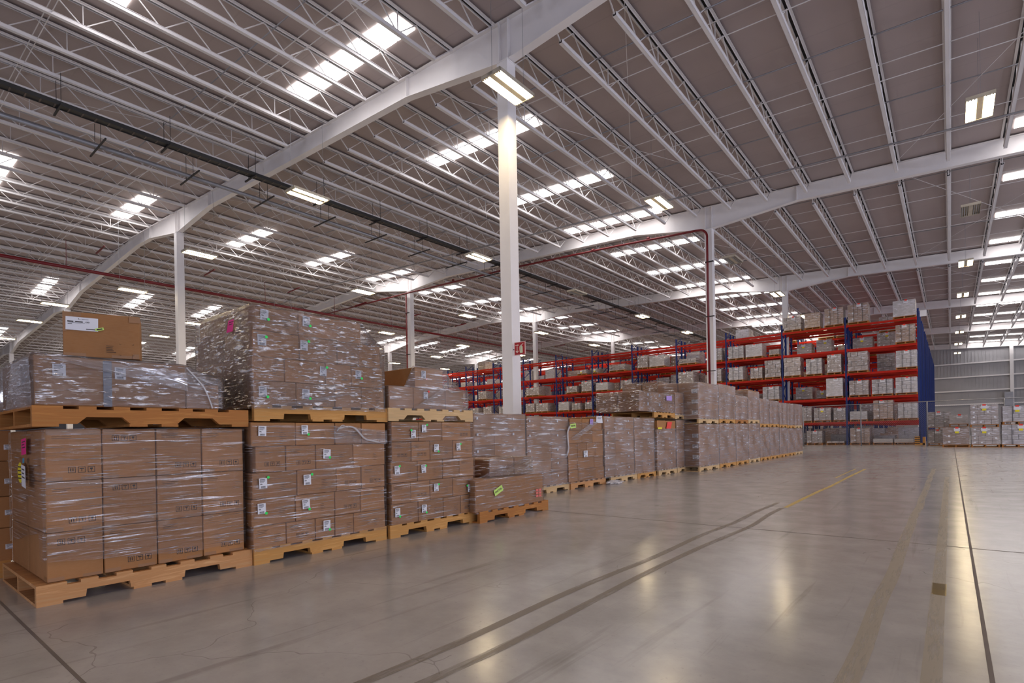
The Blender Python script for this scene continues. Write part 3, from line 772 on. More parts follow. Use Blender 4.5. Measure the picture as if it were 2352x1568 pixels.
# ------------------------------------------------------------------ loads on pallets
def load(label, xf, y0, y1, zb, layers, D=1.0, pal=None, wk='wood', rnd=False, films=(), labels=(), dots=(), group=None, overhang=0.0, styles=None, backrow=True, palD=1.02, palx=None):
    root = empty('wrapped_pallet_load', (xf, y0, zb), label, 'pallet load', group)
    if pal: 
        pp = pallet(root, 0, pal[0]-y0, pal[1]-y0, 0, palD, rnd, wk)
        if palx is not None: pp.location.x += palx-xf
    rows = []
    for li, (z0, z1, ys) in enumerate(layers):
        stl = styles[li] if styles and li < len(styles) else ''
        for bi, (a, b) in enumerate(zip(ys, ys[1:])):
            stt = stl[bi] if isinstance(stl, (list, tuple)) and bi < len(stl) else (stl if isinstance(stl, str) else '')
            dj = random.uniform(-.006, .006)
            o = carton(root, 0, a-y0, b-y0, z0-zb, z1-zb, D*.48+dj, stt); rows.append((o, a, b, z0, z1, xf))
            o.location.x += dj/2
        if backrow:
            n = len(ys)-1; k = max(2, n-1); ya, yb = ys[0], ys[-1]
            for i in range(k):
                carton(root, -D*.5, ya+(yb-ya)*i/k-y0, ya+(yb-ya)*(i+1)/k-y0, z0-zb, z1-zb, D*.5, '')
    def owner(y, z):
        for r in rows:
            if r[1]-.01 <= y <= r[2]+.01 and r[3]-.01 <= z <= r[4]+.01: return r[0]
        return root
    for (y, z, w, h) in labels:
        o = owner(y+w/2, z+h/2); put(o, 'shipping_label', label_mesh(w, h), (xf+(.0065 if zb > .5 else .0165), y, z), (R(random.uniform(-3, 3)), 0, 0))
    for (y, z, w, h, *c) in dots:
        o = owner(y+w/2, z+h/2); put(o, 'round_sticker', dot_mesh(.011, c[0] if c else 'green'), (xf+.018, y+w/2, z+h/2))
    for i, f in enumerate(films):
        f = dict(f); f.setdefault('seed', y0*7+zb*3+i)
        film_obj(root, f.pop('x0', xf), f.pop('x1', xf-D), f.pop('y0', y0), f.pop('y1', y1), f.pop('zl'), f.pop('zh'), **f)
    return root
def sheet_note(parent, name, mat, corners, lines=0, thick=.001):
    m = MB(); a, b, c, d = [Vector(p) for p in corners]; n = (b-a).cross(d-a).normalized()
    q = [p+n*thick for p in (a, b, c, d)]; m.quad(*q, 0)
    for k in range(lines):
        t = .78-.18*k; p0 = q[0]+(q[3]-q[0])*t; ex = (q[1]-q[0]); p0 = p0+ex*.15; h = (q[3]-q[0])*.06
        w = ex*(.55 if k % 2 else .68); m.quad(p0+n*.0006, p0+w+n*.0006, p0+w+h+n*.0006, p0+h+n*.0006, 1)
    return put(parent, name, m.mesh(name, [M[mat], M['ink']], fix=False), (0, 0, 0))
def text_mesh(txt, size, mat, bold=0.0):
    cu = bpy.data.curves.new('t', 'FONT'); cu.body = txt; cu.size = size; cu.align_x = 'CENTER'; cu.align_y = 'CENTER'; cu.offset = bold
    o = bpy.data.objects.new('t', cu); COL.objects.link(o); dg = bpy.context.evaluated_depsgraph_get(); dg.update()
    me = bpy.data.meshes.new_from_object(o.evaluated_get(dg)); bpy.data.objects.remove(o); bpy.data.curves.remove(cu)
    me.materials.clear(); me.materials.append(M[mat]); me.transform(Matrix(((0, 0, 1, 0), (1, 0, 0, 0), (0, 1, 0, 0), (0, 0, 0, 1)))); return me

# --- first stack: four columns of tall cartons, three high
ys = [.742, 1.018, 1.312, 1.593, 1.880]
s1 = load('three-high stack of tall cartons on reddish pallet, nearest the camera on the floor', -4.10, .742, 1.88, 0,
    [(.124, .412, ys), (.412, .712, ys), (.712, 1.022, ys)], D=1.0, pal=(.69, 1.918), wk='wood_r', palx=-4.07,
    styles=[['tI', 'tix', 'tix', 'ti'], ['tTix', 'tTI', 'tix', 'tix'], ['tTix', 'tI', 'tix', 'tix']],
    films=[dict(zl=.2, zh=1.02, mat='film', amp=.006, low=lambda y, x: .125+(.12 if x > -4.2 else .30)-(.10*(y-.742)/1.1 if x > -4.2 else 0)+.11*max(0, (y-1.5))+(.0 if x > -4.2 else -.16*(-4.1-x)), step=.03)])
for o in s1.children:    # the lowest front-left carton is shorter in depth: a gap shows beside it
    pass
b = s1
sheet_note(b, 'pink_sheet', 'pink', [(-4.60, .722, .865), (-4.46, .722, .875), (-4.46, .722, .975), (-4.60, .722, .965)], 3)
sheet_note(b, 'small_blue_sticker', 'teal', [(-4.57, .722, .815), (-4.52, .722, .82), (-4.52, .722, .85), (-4.57, .722, .845)], 0)
m = MB(); m.prism([(-4.63+.075*math.cos(a*math.pi/8), .755+.066*math.sin(a*math.pi/8)) for a in range(16)], 'y', .718, .719); 
for k in range(4): m.box(-4.68, -4.58, .716, .717, .715+k*.024, .723+k*.024, 1)
put(b, 'yellow_round_notice', m.mesh('yellow_round_notice', [M['yellow'], M['ink']]), (0, 0, 0))
sheet_note(b, 'white_hang_tag', 'paper', [(-4.53, .71, .675), (-4.38, .705, .665), (-4.39, .705, .80), (-4.54, .71, .81)], 3)

# --- wrapped carton slab above it
u1 = load('long low film-wrapped carton on an orange pallet above the reddish-pallet stack', -4.10, .70, 1.74, 1.035,
    [(1.157, 1.45, [.70, 1.50])], D=1.0, pal=(.686, 1.908), wk='wood_o', rnd=True, palx=-4.07, backrow=False,
    films=())
for o in list(u1.children):
    if o.name.startswith('cardboard_box'): bpy.data.objects.remove(o)
big = carton(u1, 0, 0, .80, PH, .42, .96, 'T')
for (y, z, w, h) in ((.785, 1.335, .062, .07), (1.09, 1.335, .058, .075)): put(big, 'shipping_label', label_mesh(w, h), (-4.094, y, z))
low = carton(u1, 0-.03, .81, 1.03, PH, .30, .9, '')
m = MB(); m.box(-.0005, .0008, 0, .045, 0, .285); put(big, 'seam_tape', m.mesh('seam_tape', plain('dark_seam', (.035, .03, .06), .3)), (-4.098, 1.03, 1.16))
def u1top(y, x): return 1.462 if y < 1.5 else 1.462-.07*((y-1.5)/.24)-.02*math.sin((y-1.5)/.24*math.pi)
film_obj(u1, -4.10, -5.10, .70, 1.735, 1.165, 1.45, mat='film_c', amp=.010, top=u1top, step=.028, cap=.45, seed=11)
film_sheet(u1, [(-4.075, .78, 1.43), (-4.075, 1.50, 1.28), (-4.08, 1.50, 1.40), (-4.075, .78, 1.455)], 'film_h', (14, 5), .01, seed=2)
film_sheet(u1, [(-4.09, 1.50, 1.165), (-4.09, 1.735, 1.165), (-4.12, 1.735, 1.375), (-4.09, 1.50, 1.45)], 'film_h', (10, 8), .02, seed=15)
film_sheet(u1, [(-4.25, .60, 1.13), (-4.09, .69, 1.15), (-4.10, .68, 1.44), (-4.6, .68, 1.44)], 'film_h', (8, 10), .03, seed=5)
rope(u1, [(-4.09, 1.50, 1.44), (-4.08, 1.60, 1.32), (-4.07, 1.64, 1.22), (-4.08, 1.66, 1.165)], .005)
# lone carton standing on top, with label
t = empty('loose_cardboard_box', (-4.172, 1.0475, 1.4715), 'single cardboard box with white label lying on top of the long wrapped carton', 'box', rz=R(-19.7))
cb = carton(t, 0, -.198, .198, 0, .280, .22, 't', name='box_body')
m = MB()
for (y, z, w, h) in ((-.194, .225, .05, .048), (-.194, .155, .018, .07), (.14, .235, .06, .037), (-.194, .001, .04, .012), (.158, .001, .034, .03)): m.box(.0, .001, y, y+w, z, z+h)
link('corner_tape', m.mesh('corner_tape', M['tape']), cb, (.112, 0, 0))
m = MB(); m.box(0, .0006, 0, .16, 0, .082); lb = link('shipping_label', m.mesh('lone_label', M['paper']), cb, (.1125, -.180, .165), (R(-1.0), 0, 0))
m = MB(); X = .0012
def lr(y, z, w, h): m.quad((X, y, z), (X, y+w, z), (X, y+w, z+h), (X, y, z+h))
lr(.078, .068, .034, .0025); lr(.064, .0655, .012, .0015); lr(.062, .068, .003, .006)
for a, w in ((.008, .030), (.046, .038)): lr(a, .049, w, .007)
lr(.040, .052, .004, .001); lr(.087, .052, .005, .001); lr(.01, .044, .085, .0018); lr(.01, .035, .022, .004); lr(.1, .008, .045, .005)
link('printed_lines', m.mesh('printed_lines', M['ink'], fix=False), lb)
link('part_code', text_mesh('CKD', .010, 'ink', .0004), lb, (.0013, .107, .0525))
m = MB(); m.box(0, .001, -.022, .022, -.008, .008); m.box(.001, .0012, -.015, .015, -.004, .004, 1); link('green_tag', m.mesh('green_tag', [M['lime'], M['ink']]), cb, (.1155, -.012, .178), (R(14), 0, 0))
m = MB()
for k in range(5): m.box(0, .0008, .02, .05+random.uniform(0, .025), .076-k*.010, .0785-k*.010)
for y, z in ((.09, .09), (.155, .09), (.09, .02), (.155, .02)): m.box(0, .0008, y, y+.008, z, z+.0015); m.box(0, .0008, y+(0 if y < .1 else .007), y+(.0015 if y < .1 else .0085), z, z+.006)
link('printed_text', m.mesh('printed_text', M['ink']), cb, (.113, 0, 0))

# --- second stack and its upper load
L2 = [(.112, .285, [1.920, 2.179, 2.428, 2.607, 2.791, 3.132]), (.285, .490, [1.907, 2.257, 2.610, 2.865, 3.128]), (.490, .688, [1.915, 2.272, 2.628, 2.878, 3.133]),
      (.688, .885, [1.945, 2.184, 2.440, 2.797, 3.139]), (.885, 1.068, [1.912, 2.269, 2.624, 2.888, 3.150])]
s2 = load('five-layer wrapped carton stack on yellow pallet, second floor stack from camera', -4.05, 1.915, 3.14, 0, L2, pal=(1.922, 3.140), wk='wood',
    styles=[['xy', 'ix', '', 'y', 'y'], ['y', 'y', 'i', 'x'], ['y', 'y', 'ix', 'ix'], ['ix', 'ix', 'y', 'y'], ['y', 'y', 'y', 'y']],
    labels=[(1.962, 0.965, 0.06, 0.075), (2.31, 0.974, 0.056, 0.072), (2.497, 0.772, 0.067, 0.077), (1.962, 0.569, 0.061, 0.076), (2.322, 0.567, 0.063, 0.081), (1.948, 0.38, 0.061, 0.078), (2.308, 0.376, 0.064, 0.075), (2.488, 0.177, 0.063, 0.083)],
    dots=[(2.361, 0.965, 0.017, 0.015), (2.548, 0.771, 0.021, 0.016), (2.024, 0.643, 0.016, 0.015), (2.384, 0.641, 0.02, 0.016), (2.004, 0.374, 0.016, 0.015), (2.357, 0.364, 0.019, 0.016), (2.537, 0.173, 0.019, 0.016)],
    films=[dict(zl=.10, zh=1.05, mat='film', amp=.007, step=.03, cap=0, top=lambda y, x: 1.05-.05*max(0, (y-2.6)/.5))])
rope(s2, [(-4.035, 2.64, 1.02), (-4.02, 2.72, 1.035), (-4.02, 2.80, 1.02), (-4.02, 2.90, .93), (-4.02, 3.0, .905), (-4.035, 3.13, .88)], .008)
rope(s2, [(-4.03, 2.63, 1.0), (-4.0, 2.66, 1.045), (-4.02, 2.71, 1.03)], .005)
film_sheet(s2, [(-4.03, 2.6, .90), (-4.03, 3.15, .88), (-4.03, 3.15, 1.0), (-4.03, 2.6, 1.04)], 'film_h', (12, 6), .012, seed=4)
LU2 = [(1.20, 1.385, [1.935, 2.28, 2.63, 2.896, 3.143]), (1.385, 1.567, [1.933, 2.186, 2.542, 2.794, 3.126]), (1.567, 1.765, [1.939, 2.315, 2.658, 2.872, 3.109]), (1.765, 1.947, [1.96, 2.309, 2.904])]
u2 = load('tallest shiny wrapped carton load with pink sheet, raised on the second stack', -4.05, 1.935, 3.14, 1.078, LU2, pal=(1.942, 3.173), wk='wood',
    styles=[['y', 'y', 'y', 'y']]*4,
    labels=[(1.998, 1.844, 0.062, 0.081), (2.341, 1.845, 0.062, 0.081), (1.976, 1.649, 0.065, 0.083), (2.318, 1.65, 0.064, 0.079), (2.488, 1.456, 0.06, 0.077), (2.832, 1.455, 0.058, 0.075), (1.979, 1.26, 0.062, 0.078), (2.327, 1.26, 0.062, 0.078)],
    dots=[(2.047, 1.842, 0.018, 0.018), (2.392, 1.842, 0.021, 0.019), (2.027, 1.705, 0.02, 0.02), (2.378, 1.716, 0.018, 0.015), (2.535, 1.516, 0.024, 0.022), (2.876, 1.449, 0.024, 0.021), (2.03, 1.251, 0.02, 0.02), (2.38, 1.253, 0.023, 0.019)],
    films=[dict(zl=1.17, zh=1.95, mat='film_c', amp=.009, step=.028, top=lambda y, x: 1.952 if y < 2.91 else 1.952-.18*min(1, (y-2.91)/.2)**.7, cap=.3)])
sheet_note(u2, 'pink_sheet', 'pink', [(-4.40, 1.905, 1.775), (-4.29, 1.905, 1.775), (-4.27, 1.905, 1.865), (-4.36, 1.905, 1.865)], 2)
film_sheet(u2, [(-4.03, 1.93, 1.175), (-4.03, 2.3, 1.20), (-4.035, 3.15, 1.40), (-4.035, 3.1, 1.385)], 'film_h', (14, 2), .008, seed=8)

# --- third stack and its upper load
L3 = [(.115, .312, [3.184, 3.51, 3.842, 4.092, 4.316]), (.312, .508, [3.188, 3.419, 3.667, 3.985, 4.300]), (.508, .704, [3.184, 3.51, 3.842, 4.082, 4.305]), (.704, .893, [3.204, 3.436, 3.677, 3.995, 4.289]), (.893, 1.082, [3.20, 3.528, 3.842, 4.269])]
s3 = load('five-layer wrapped carton stack, third floor stack from camera, before the partial load', -4.03, 3.184, 4.31, 0, L3, pal=(3.165, 4.335), wk='wood',
    styles=[['y', 'y', 'y', 'ix'], ['x', 'ix', 'y', 'y'], ['y', 'y', 'x', 'x'], ['ix', 'ix', 'y', 'y'], ['x', 'x', 'ix']],
    labels=[(3.422, 0.927, 0.057, 0.076), (3.558, 0.98, 0.056, 0.073), (3.714, 0.786, 0.06, 0.076), (4.03, 0.786, 0.058, 0.075), (3.218, 0.592, 0.058, 0.077), (3.545, 0.584, 0.057, 0.08), (3.704, 0.39, 0.06, 0.075), (4.187, 0.341, 0.058, 0.077), (3.214, 0.196, 0.057, 0.081), (3.539, 0.198, 0.061, 0.077)],
    dots=[(3.412, 0.992, 0.024, 0.019), (3.612, 1.043, 0.025, 0.019), (3.759, 0.777, 0.027, 0.02), (4.077, 0.844, 0.029, 0.02), (3.264, 0.657, 0.023, 0.018), (3.589, 0.643, 0.025, 0.019), (3.754, 0.448, 0.027, 0.019), (4.163, 0.398, 0.03, 0.021), (3.258, 0.188, 0.023, 0.018), (3.587, 0.186, 0.025, 0.019)],
    films=[dict(zl=.12, zh=1.075, mat='film', amp=.008, step=.032, cap=0)])
u3 = load('low draped wrapped carton load raised on the third stack', -4.06, 3.18, 4.24, 1.088, [(1.212, 1.42, [3.20, 3.50, 3.93, 4.20])], pal=(3.168, 4.300), wk='wood_p', rnd=True, palx=-4.03, styles=[['', '', '']], labels=[(3.623, 1.312, 0.056, 0.07)], dots=[(3.672, 1.375, .02, .02, 'red')])
tp = carton(u3, -.0, 3.52-3.18, 3.90-3.18, .332, .53, .95, ''); put(tp, 'shipping_label', label_mesh(.056, .074), (-4.053, 3.60, 1.515)); put(tp, 'round_sticker', dot_mesh(.011, 'red'), (-4.053, 3.665, 1.512))
def u3top(y, x):
    if y < 3.5: return 1.42+.20*max(0, (y-3.38)/.12)
    if y < 3.93: return 1.625
    return 1.625-.20*min(1, (y-3.93)/.22)**.6
film_obj(u3, -4.06, -5.04, 3.20, 4.25, 1.17, 1.42, mat='film_h', amp=.014, step=.028, top=u3top, cap=.2, seed=20)
film_sheet(u3, [(-4.03, 3.45, 1.205), (-4.02, 3.60, 1.23), (-4.03, 3.93, 1.42), (-4.03, 3.84, 1.41)], 'film_h', (8, 3), .006, seed=3)

# --- fourth: partial load
s4 = empty('wrapped_pallet_load', (-3.92, 4.22, 0), 'partial wrapped load with yellow-green PARTIAL label, low in front of the row', 'pallet load')
pallet(s4, 0, .045, 1.305, 0, 1.04, False, 'wood_o')
lowb = carton(s4, -.02, 0.0, 1.23, .115, .46, .98, '', name='large_carton')
for (a, b_, z1, dp) in ((.42, .86, .70, .40), (.87, 1.22, .715, .40)): carton(s4, -.16, a-.02, b_-.02, .462, z1-.04, dp, '')
carton(s4, -.60, .35, .80, .462, .66, .38, ''); carton(s4, -.60, .81, 1.2, .462, .66, .38, '')
m = MB(); m.box(-.2, .1, 0, .12, 0, .03); put(s4, 'red_packet', m.mesh('red_packet', M['red']), (-4.3, 4.30, .463))
film_obj(s4, -3.94, -4.92, 4.22, 5.45, .10, .47, mat='film', amp=.006, step=.03, cap=.12, top=lambda y, x: .475+.05*max(0, (y-5.1)/.35), seed=31)
film_obj(s4, -4.08, -4.92, 4.60, 5.42, .47, .68, mat='film_h', amp=.012, step=.03, cap=.25, top=lambda y, x: .67, seed=33)
film_sheet(s4, [(-3.93, 4.24, .475), (-3.93, 5.46, .50), (-4.07, 5.40, .68), (-4.07, 4.60, .52)], 'film', (16, 8), .012, seed=34)
m = MB(); m.box(0, .001, -.075, .075, -.034, .034); pl = put(s4, 'partial_label', m.mesh('partial_label', M['lime']), (-3.926, 4.585, .325), (R(22), 0, 0))
link('partial_lettering', text_mesh('PARTIAL', .032, 'ink', .0008), pl, (.0016, 0, 0))
m = MB()
for r_ in range(3):
    for c in range(2): m.box(0, .0008, c*.06, c*.06+.05, r_*.035, r_*.035+.026)
put(s4, 'red_printed_notice', m.mesh('red_printed_notice', plain('faded_red_print', (.72, .16, .12), .5)), (-3.926, 5.28, .18))

# --- row behind, on the floor
def rowlayers(z0, z1, n, y0, y1, cols, jit=.004):
    out = []
    for i in range(n):
        a = z0+(z1-z0)*i/n; b = z0+(z1-z0)*(i+1)/n; c = cols[i % len(cols)] if isinstance(cols, list) else cols
        out.append((a, b, [y0+(y1-y0)*k/c+(random.uniform(-jit, jit) if 0 < k < c else 0) for k in range(c+1)]))
    return out
def smalllabs(layers, at, w=.035, h=.035): return [(y, (z0+z1)/2+.02, w, h) for (z0, z1, ys) in layers for y in at]
Lx = [(z0, z1, y) for z0, z1, y in zip([.12, .34, .57, .80, 1.03], [.34, .57, .80, 1.03, 1.245], [[5.37, 5.81, 6.53], [5.37, 5.81, 6.53], [5.37, 5.81, 6.53], [5.37, 5.81, 6.53], [5.37, 6.12, 6.53]])]
load('wrapped stack with slanted film band, directly behind the PARTIAL load', -5.03, 5.37, 6.53, 0, Lx, pal=(5.36, 6.55), wk='wood_p', labels=smalllabs(Lx, [5.42, 6.2]), films=[dict(zl=.1, zh=1.25, mat='film_w', amp=.01, step=.05)])
rope(bpy.data.objects[-1] if False else s4, [(-3.95, 5.2, .68), (-3.96, 5.22, .70)], .002) if False else None
Lx = [(z0, z1, [6.56, 7.21, 7.71]) for z0, z1 in zip([.12, .33, .53, .77, 1.0], [.33, .53, .77, 1.0, 1.225])]
t6 = load('wrapped stack with hanging loose film tail, left of the ragged brown stack', -5.03, 6.56, 7.71, 0, Lx, pal=(6.60, 7.79), wk='wood_p', labels=smalllabs(Lx, [6.6, 7.35]), films=[dict(zl=.1, zh=1.22, mat='film_w', amp=.01, step=.05)])
rope(t6, [(-5.0, 7.74, 1.09), (-4.98, 7.62, .98), (-4.97, 7.60, .85), (-4.98, 7.63, .70), (-4.99, 7.60, .58)], .014)
Lx = [(.125, .33, [7.66, 7.95, 8.55, 8.85]), (.33, .53, [7.66, 7.95, 8.5, 8.82]), (.53, .78, [7.65, 7.95, 8.24, 8.55, 8.83]), (.78, 1.0, [7.65, 8.1, 8.45, 8.82]), (1.0, 1.2, [7.72, 8.11, 8.42, 8.79])]
p6 = load('ragged brown wrapped stack with white tag and yellow PARTIAL label', -5.0, 7.66, 8.84, 0, Lx, pal=(7.72, 8.9), wk='wood_r', labels=[(8.12, .53, .13, .11)], films=[dict(zl=.1, zh=1.18, mat='film', amp=.012, step=.045, top=lambda y, x: 1.13+.07*max(0, (y-8.2)/.6))])
a = sheet_note(p6, 'partial_label', 'lime', [(-4.985, 7.71, 1.03), (-4.985, 7.89, 1.045), (-4.985, 7.88, 1.12), (-4.985, 7.70, 1.10)])
put(p6, 'partial_lettering', text_mesh('PARTIAL', .038, 'ink', .0008), (-4.98, 7.795, 1.075), (R(4), 0, 0))
sheet_note(p6, 'violet_label', 'violet', [(-4.985, 8.34, 1.10), (-4.985, 8.46, 1.10), (-4.985, 8.46, 1.2), (-4.985, 8.36, 1.2)], 2)
sheet_note(p6, 'white_sheet', 'paper', [(-4.985, 8.56, 1.13), (-4.985, 8.80, 1.13), (-4.985, 8.78, 1.26), (-4.985, 8.58, 1.25)], 2)
film_sheet(p6, [(-4.98, 7.70, .86), (-4.98, 7.85, .82), (-4.975, 8.62, 1.14), (-4.975, 8.45, 1.16)], 'film_h', (10, 4), .01, seed=44)
Lx = [(z0, z1, [8.90, 9.32, 10.08]) for z0, z1 in zip([.12, .33, .56, .79], [.33, .56, .79, 1.02])]+[(1.02, 1.255, [8.86, 9.31, 9.74, 10.08])]
load('wrapped stack with white square labels, right of the ragged brown stack', -5.0, 8.88, 10.08, 0, Lx, pal=(9.1, 10.2), wk='wood_p', labels=smalllabs(Lx, [8.97, 9.8]), films=[dict(zl=.1, zh=1.25, mat='film_w', amp=.01, step=.05)])
Lx = [(z0, z1, [10.11, 10.48, 11.06]) for z0, z1 in zip([.11, .35, .58, .81, 1.03], [.35, .58, .81, 1.03, 1.255])]
load('hazy film-wrapped stack ending at the stack with red sheet', -5.0, 10.11, 11.06, 0, Lx, pal=(10.22, 11.12), wk='wood', rnd=True, labels=smalllabs(Lx, [10.75], .03, .03), films=[dict(zl=.1, zh=1.25, mat='film_w', amp=.01, step=.05)])
Lx = [(z0, z1, [11.08, 11.5, 12.1]) for z0, z1 in zip([.12, .31, .55, .77], [.31, .55, .77, 1.01])]
p9 = load('waist-high wrapped stack with red sheet on top under a raised pallet', -4.95, 11.08, 12.12, 0, Lx+[(1.01, 1.20, [11.10, 11.55, 12.1])], pal=(11.14, 12.14), wk='wood_p', labels=smalllabs(Lx, [11.17, 11.8], .03, .03), films=[dict(zl=.1, zh=1.02, mat='film_w', amp=.01, step=.05)])
sheet_note(p9, 'red_sheet', 'red', [(-4.93, 11.53, 1.02), (-4.93, 11.78, 1.02), (-4.93, 11.86, 1.17), (-4.93, 11.6, 1.17)], 0)
sheet_note(p9, 'yellow_label', 'yellow', [(-4.93, 11.08, 1.01), (-4.93, 11.3, 1.01), (-4.93, 11.3, 1.05), (-4.93, 11.1, 1.05)], 0)
Lx = [(z0, z1, [12.15, 12.7, 13.35]) for z0, z1 in zip([.12, .31, .55, .77, 1.0], [.31, .55, .77, 1.0, 1.22])]
load('wrapped stack just left of the dark gap, under the raised long load', -4.95, 12.15, 13.38, 0, Lx, pal=(12.18, 13.4), wk='wood_p', labels=smalllabs(Lx, [12.75], .03, .03), films=[dict(zl=.1, zh=1.22, mat='film_w', amp=.01, step=.05)])
Lx = [(1.39, 1.59, [10.25, 10.82, 11.4, 12.1]), (1.59, 1.79, [10.25, 10.82, 11.4, 12.1])]
u9 = load('raised brown carton load with violet label, left half of upper pair', -4.95, 10.25, 12.08, 1.262, Lx, pal=(10.95, 12.08), wk='wood', labels=smalllabs(Lx, [10.62, 11.2], .07, .06), films=[dict(zl=1.38, zh=1.80, mat='film_c', amp=.01, step=.05)])
sheet_note(u9, 'violet_label', 'violet', [(-4.93, 11.57, 1.65), (-4.93, 11.87, 1.65), (-4.93, 11.87, 1.76), (-4.93, 11.57, 1.75)], 0)
Lx = [(1.37, 1.62, [12.1, 12.7, 13.33]), (1.62, 1.85, [12.1, 12.7, 13.33])]
load('raised carton load with crinkled film, right half of upper pair', -4.95, 12.1, 13.33, 1.242, Lx, pal=(12.1, 13.33), wk='wood_p', films=[dict(zl=1.33, zh=1.86, mat='film_w', amp=.012, step=.05)])
Lx = [(1.36, 1.8, [13.4, 14.2, 15.0, 16.1]), (1.8, 2.27, [13.5, 14.3, 15.1, 16.2])]
ub = load('taller wrapped carton load standing behind the raised brown pair', -5.95, 13.4, 16.2, 1.24, Lx, pal=(13.5, 14.7), wk='wood', labels=smalllabs(Lx, [14.0, 15.0], .08, .09), films=[dict(zl=1.3, zh=2.28, mat='film_c', amp=.012, step=.07)])
Lx2 = [(.12, .50, [13.4, 14.3, 15.2, 16.2]), (.5, .86, [13.4, 14.3, 15.2, 16.2]), (.86, 1.23, [13.4, 14.3, 15.2, 16.2])]
load('wrapped load on the floor below the taller back load', -5.95, 13.4, 16.2, 0, Lx2, pal=(13.5, 14.7), wk='wood', films=[dict(zl=.1, zh=1.23, mat='film_w', amp=.01, step=.08)])

# far end of the row: pairs stacked two high, front at x = -4.6
FAR = [ # y0, y1, top of lower, base of upper, top of upper, columns, description
 (12.62, 14.03, 1.12, 1.135, 2.10, 2, 'first tall pair after the dark gap', 'wood_p', 'first'),
 (14.08, 15.42, 1.14, 1.15, 2.14, 2, 'second tall pair after the dark gap', 'wood', 'second'),
 (15.45, 16.60, 1.14, 1.15, 1.92, 2, 'third tall pair', 'wood', 'third'),
 (16.65, 17.82, 1.15, 1.16, 2.14, 2, 'fourth tall pair, as high as the first two', 'wood_p', 'fourth'),
 (17.88, 19.0, 1.04, 1.05, 1.93, 3, 'fifth pair, before the low end', 'wood', 'fifth'),
 (19.05, 20.25, 1.04, 1.05, 1.92, 2, 'sixth pair', 'wood', 'sixth'),
 (20.35, 21.45, 1.02, 1.03, 1.89, 2, 'seventh pair', 'wood', 'seventh'),
 (21.5, 22.7, 1.0, 1.01, 1.90, 3, 'eighth pair', 'wood', 'eighth'),
 (22.75, 24.0, 1.0, 1.01, 1.92, 2, 'last pair, by the fence post', 'wood_p', 'ninth and last')]
for i, (a, b_, t1, z2, t2, c, d, wk, od) in enumerate(FAR):
    n1 = 4 if i % 2 == 0 else 5
    la = rowlayers(.12, t1, n1, a, b_, c); lu = rowlayers(z2+PH, t2, 4 if i != 4 else 2, a, b_, c)
    load(f'lower wrapped load in the {od} two-high pair beyond the dark gap', -4.6, a, b_, 0, la, pal=(a, b_), wk=wk, films=[dict(zl=.1, zh=t1, mat='film_w', amp=.014, step=.06)], labels=[])
    ld = load(f'upper wrapped load in the {od} two-high pair beyond the dark gap', -4.6, a, b_, z2, lu, pal=(a, b_), wk=wk if i != 2 else 'wood_o', films=[dict(zl=z2+.1, zh=t2, mat='film_w', amp=.016, step=.06, top=(lambda y, x, t2=t2: t2+.01) if i != 3 else (lambda y, x, t2=t2: t2-.02))])
    if i in (0, 1):   # side labels seen in the dark gap
        for z in (.3, .55, .8, 1.35, 1.6, 1.85):
            me = label_mesh(.14, .09); put(ld if z > 1.2 else ld, 'shipping_label', me, (-4.75, a-.014, z), (0, 0, R(-90)))

# --- stack at the far left edge of the picture
Lx = [(z0, z1, [-.5, -.08, .34, .762]) for z0, z1 in zip([.115, .35, .57, .82], [.35, .57, .82, 1.035])]
ls = load('brown carton stack at the left picture edge, behind the nearest stack', -5.19, -.5, .762, 0, Lx, pal=(-.48, .745), wk='wood', films=[dict(zl=.1, zh=1.0, mat='film_h', amp=.006, step=.05, y1=.6)])
m_ = label_mesh(.05, .035)
for z in (.9, .66, .44, .2): put(ls, 'shipping_label', m_, (-5.183, .72, z))
lu = load('low crinkled film bundle on the left-edge stack', -5.25, -.5, .74, 1.04, [(1.04, 1.19, [-.5, .2, .73])], films=[dict(zl=1.05, zh=1.24, mat='film_h', amp=.03, step=.04, cap=.5)])

# ------------------------------------------------------------------ pallet racks
RY, RXE, BAY = 37.31, -1.33, 3.445
LV = [1.306, 2.729, 4.151, 5.574, 6.996]
def upright_mesh():
    m = MB(); D = 1.07
    for y in (0, D-.09): m.box(-.045, .045, y, y+.09, 0, 7.52); m.box(-.07, .07, y-.02, y+.11, 0, .012)
    m.box(-.028, .028, -.003, 0, .3, 7.4, 1)
    z = .25; s = 0
    while z < 7.2:
        a, b = (.08, D-.08) if s else (D-.08, .08)
        m.bar((0, a, z), (0, b, z+.62), .035); z += .62; s = 1-s
    for z in (.2, 3.7, 7.3): m.bar((0, .08, z), (0, D-.08, z), .035)
    return m.mesh('upright_frame', [M['rack_blue'], plain('dark_blue_slots', (.006, .02, .11), .5)])
UPM = upright_mesh()
m = MB(); L = BAY-.10; m.box(-L/2, L/2, -.025, .025, -.065, .055); m.box(-L/2-.005, -L/2+.045, -.03, .03, -.11, .09); m.box(L/2-.045, L/2+.005, -.03, .03, -.11, .09); BEAM = m.mesh('load_beam', M['rack_red'])
m = MB(); m.box(-L/2, L/2, -.025, .025, -.05, .04); BEAM2 = m.mesh('load_beam_plain', M['rack_red'])
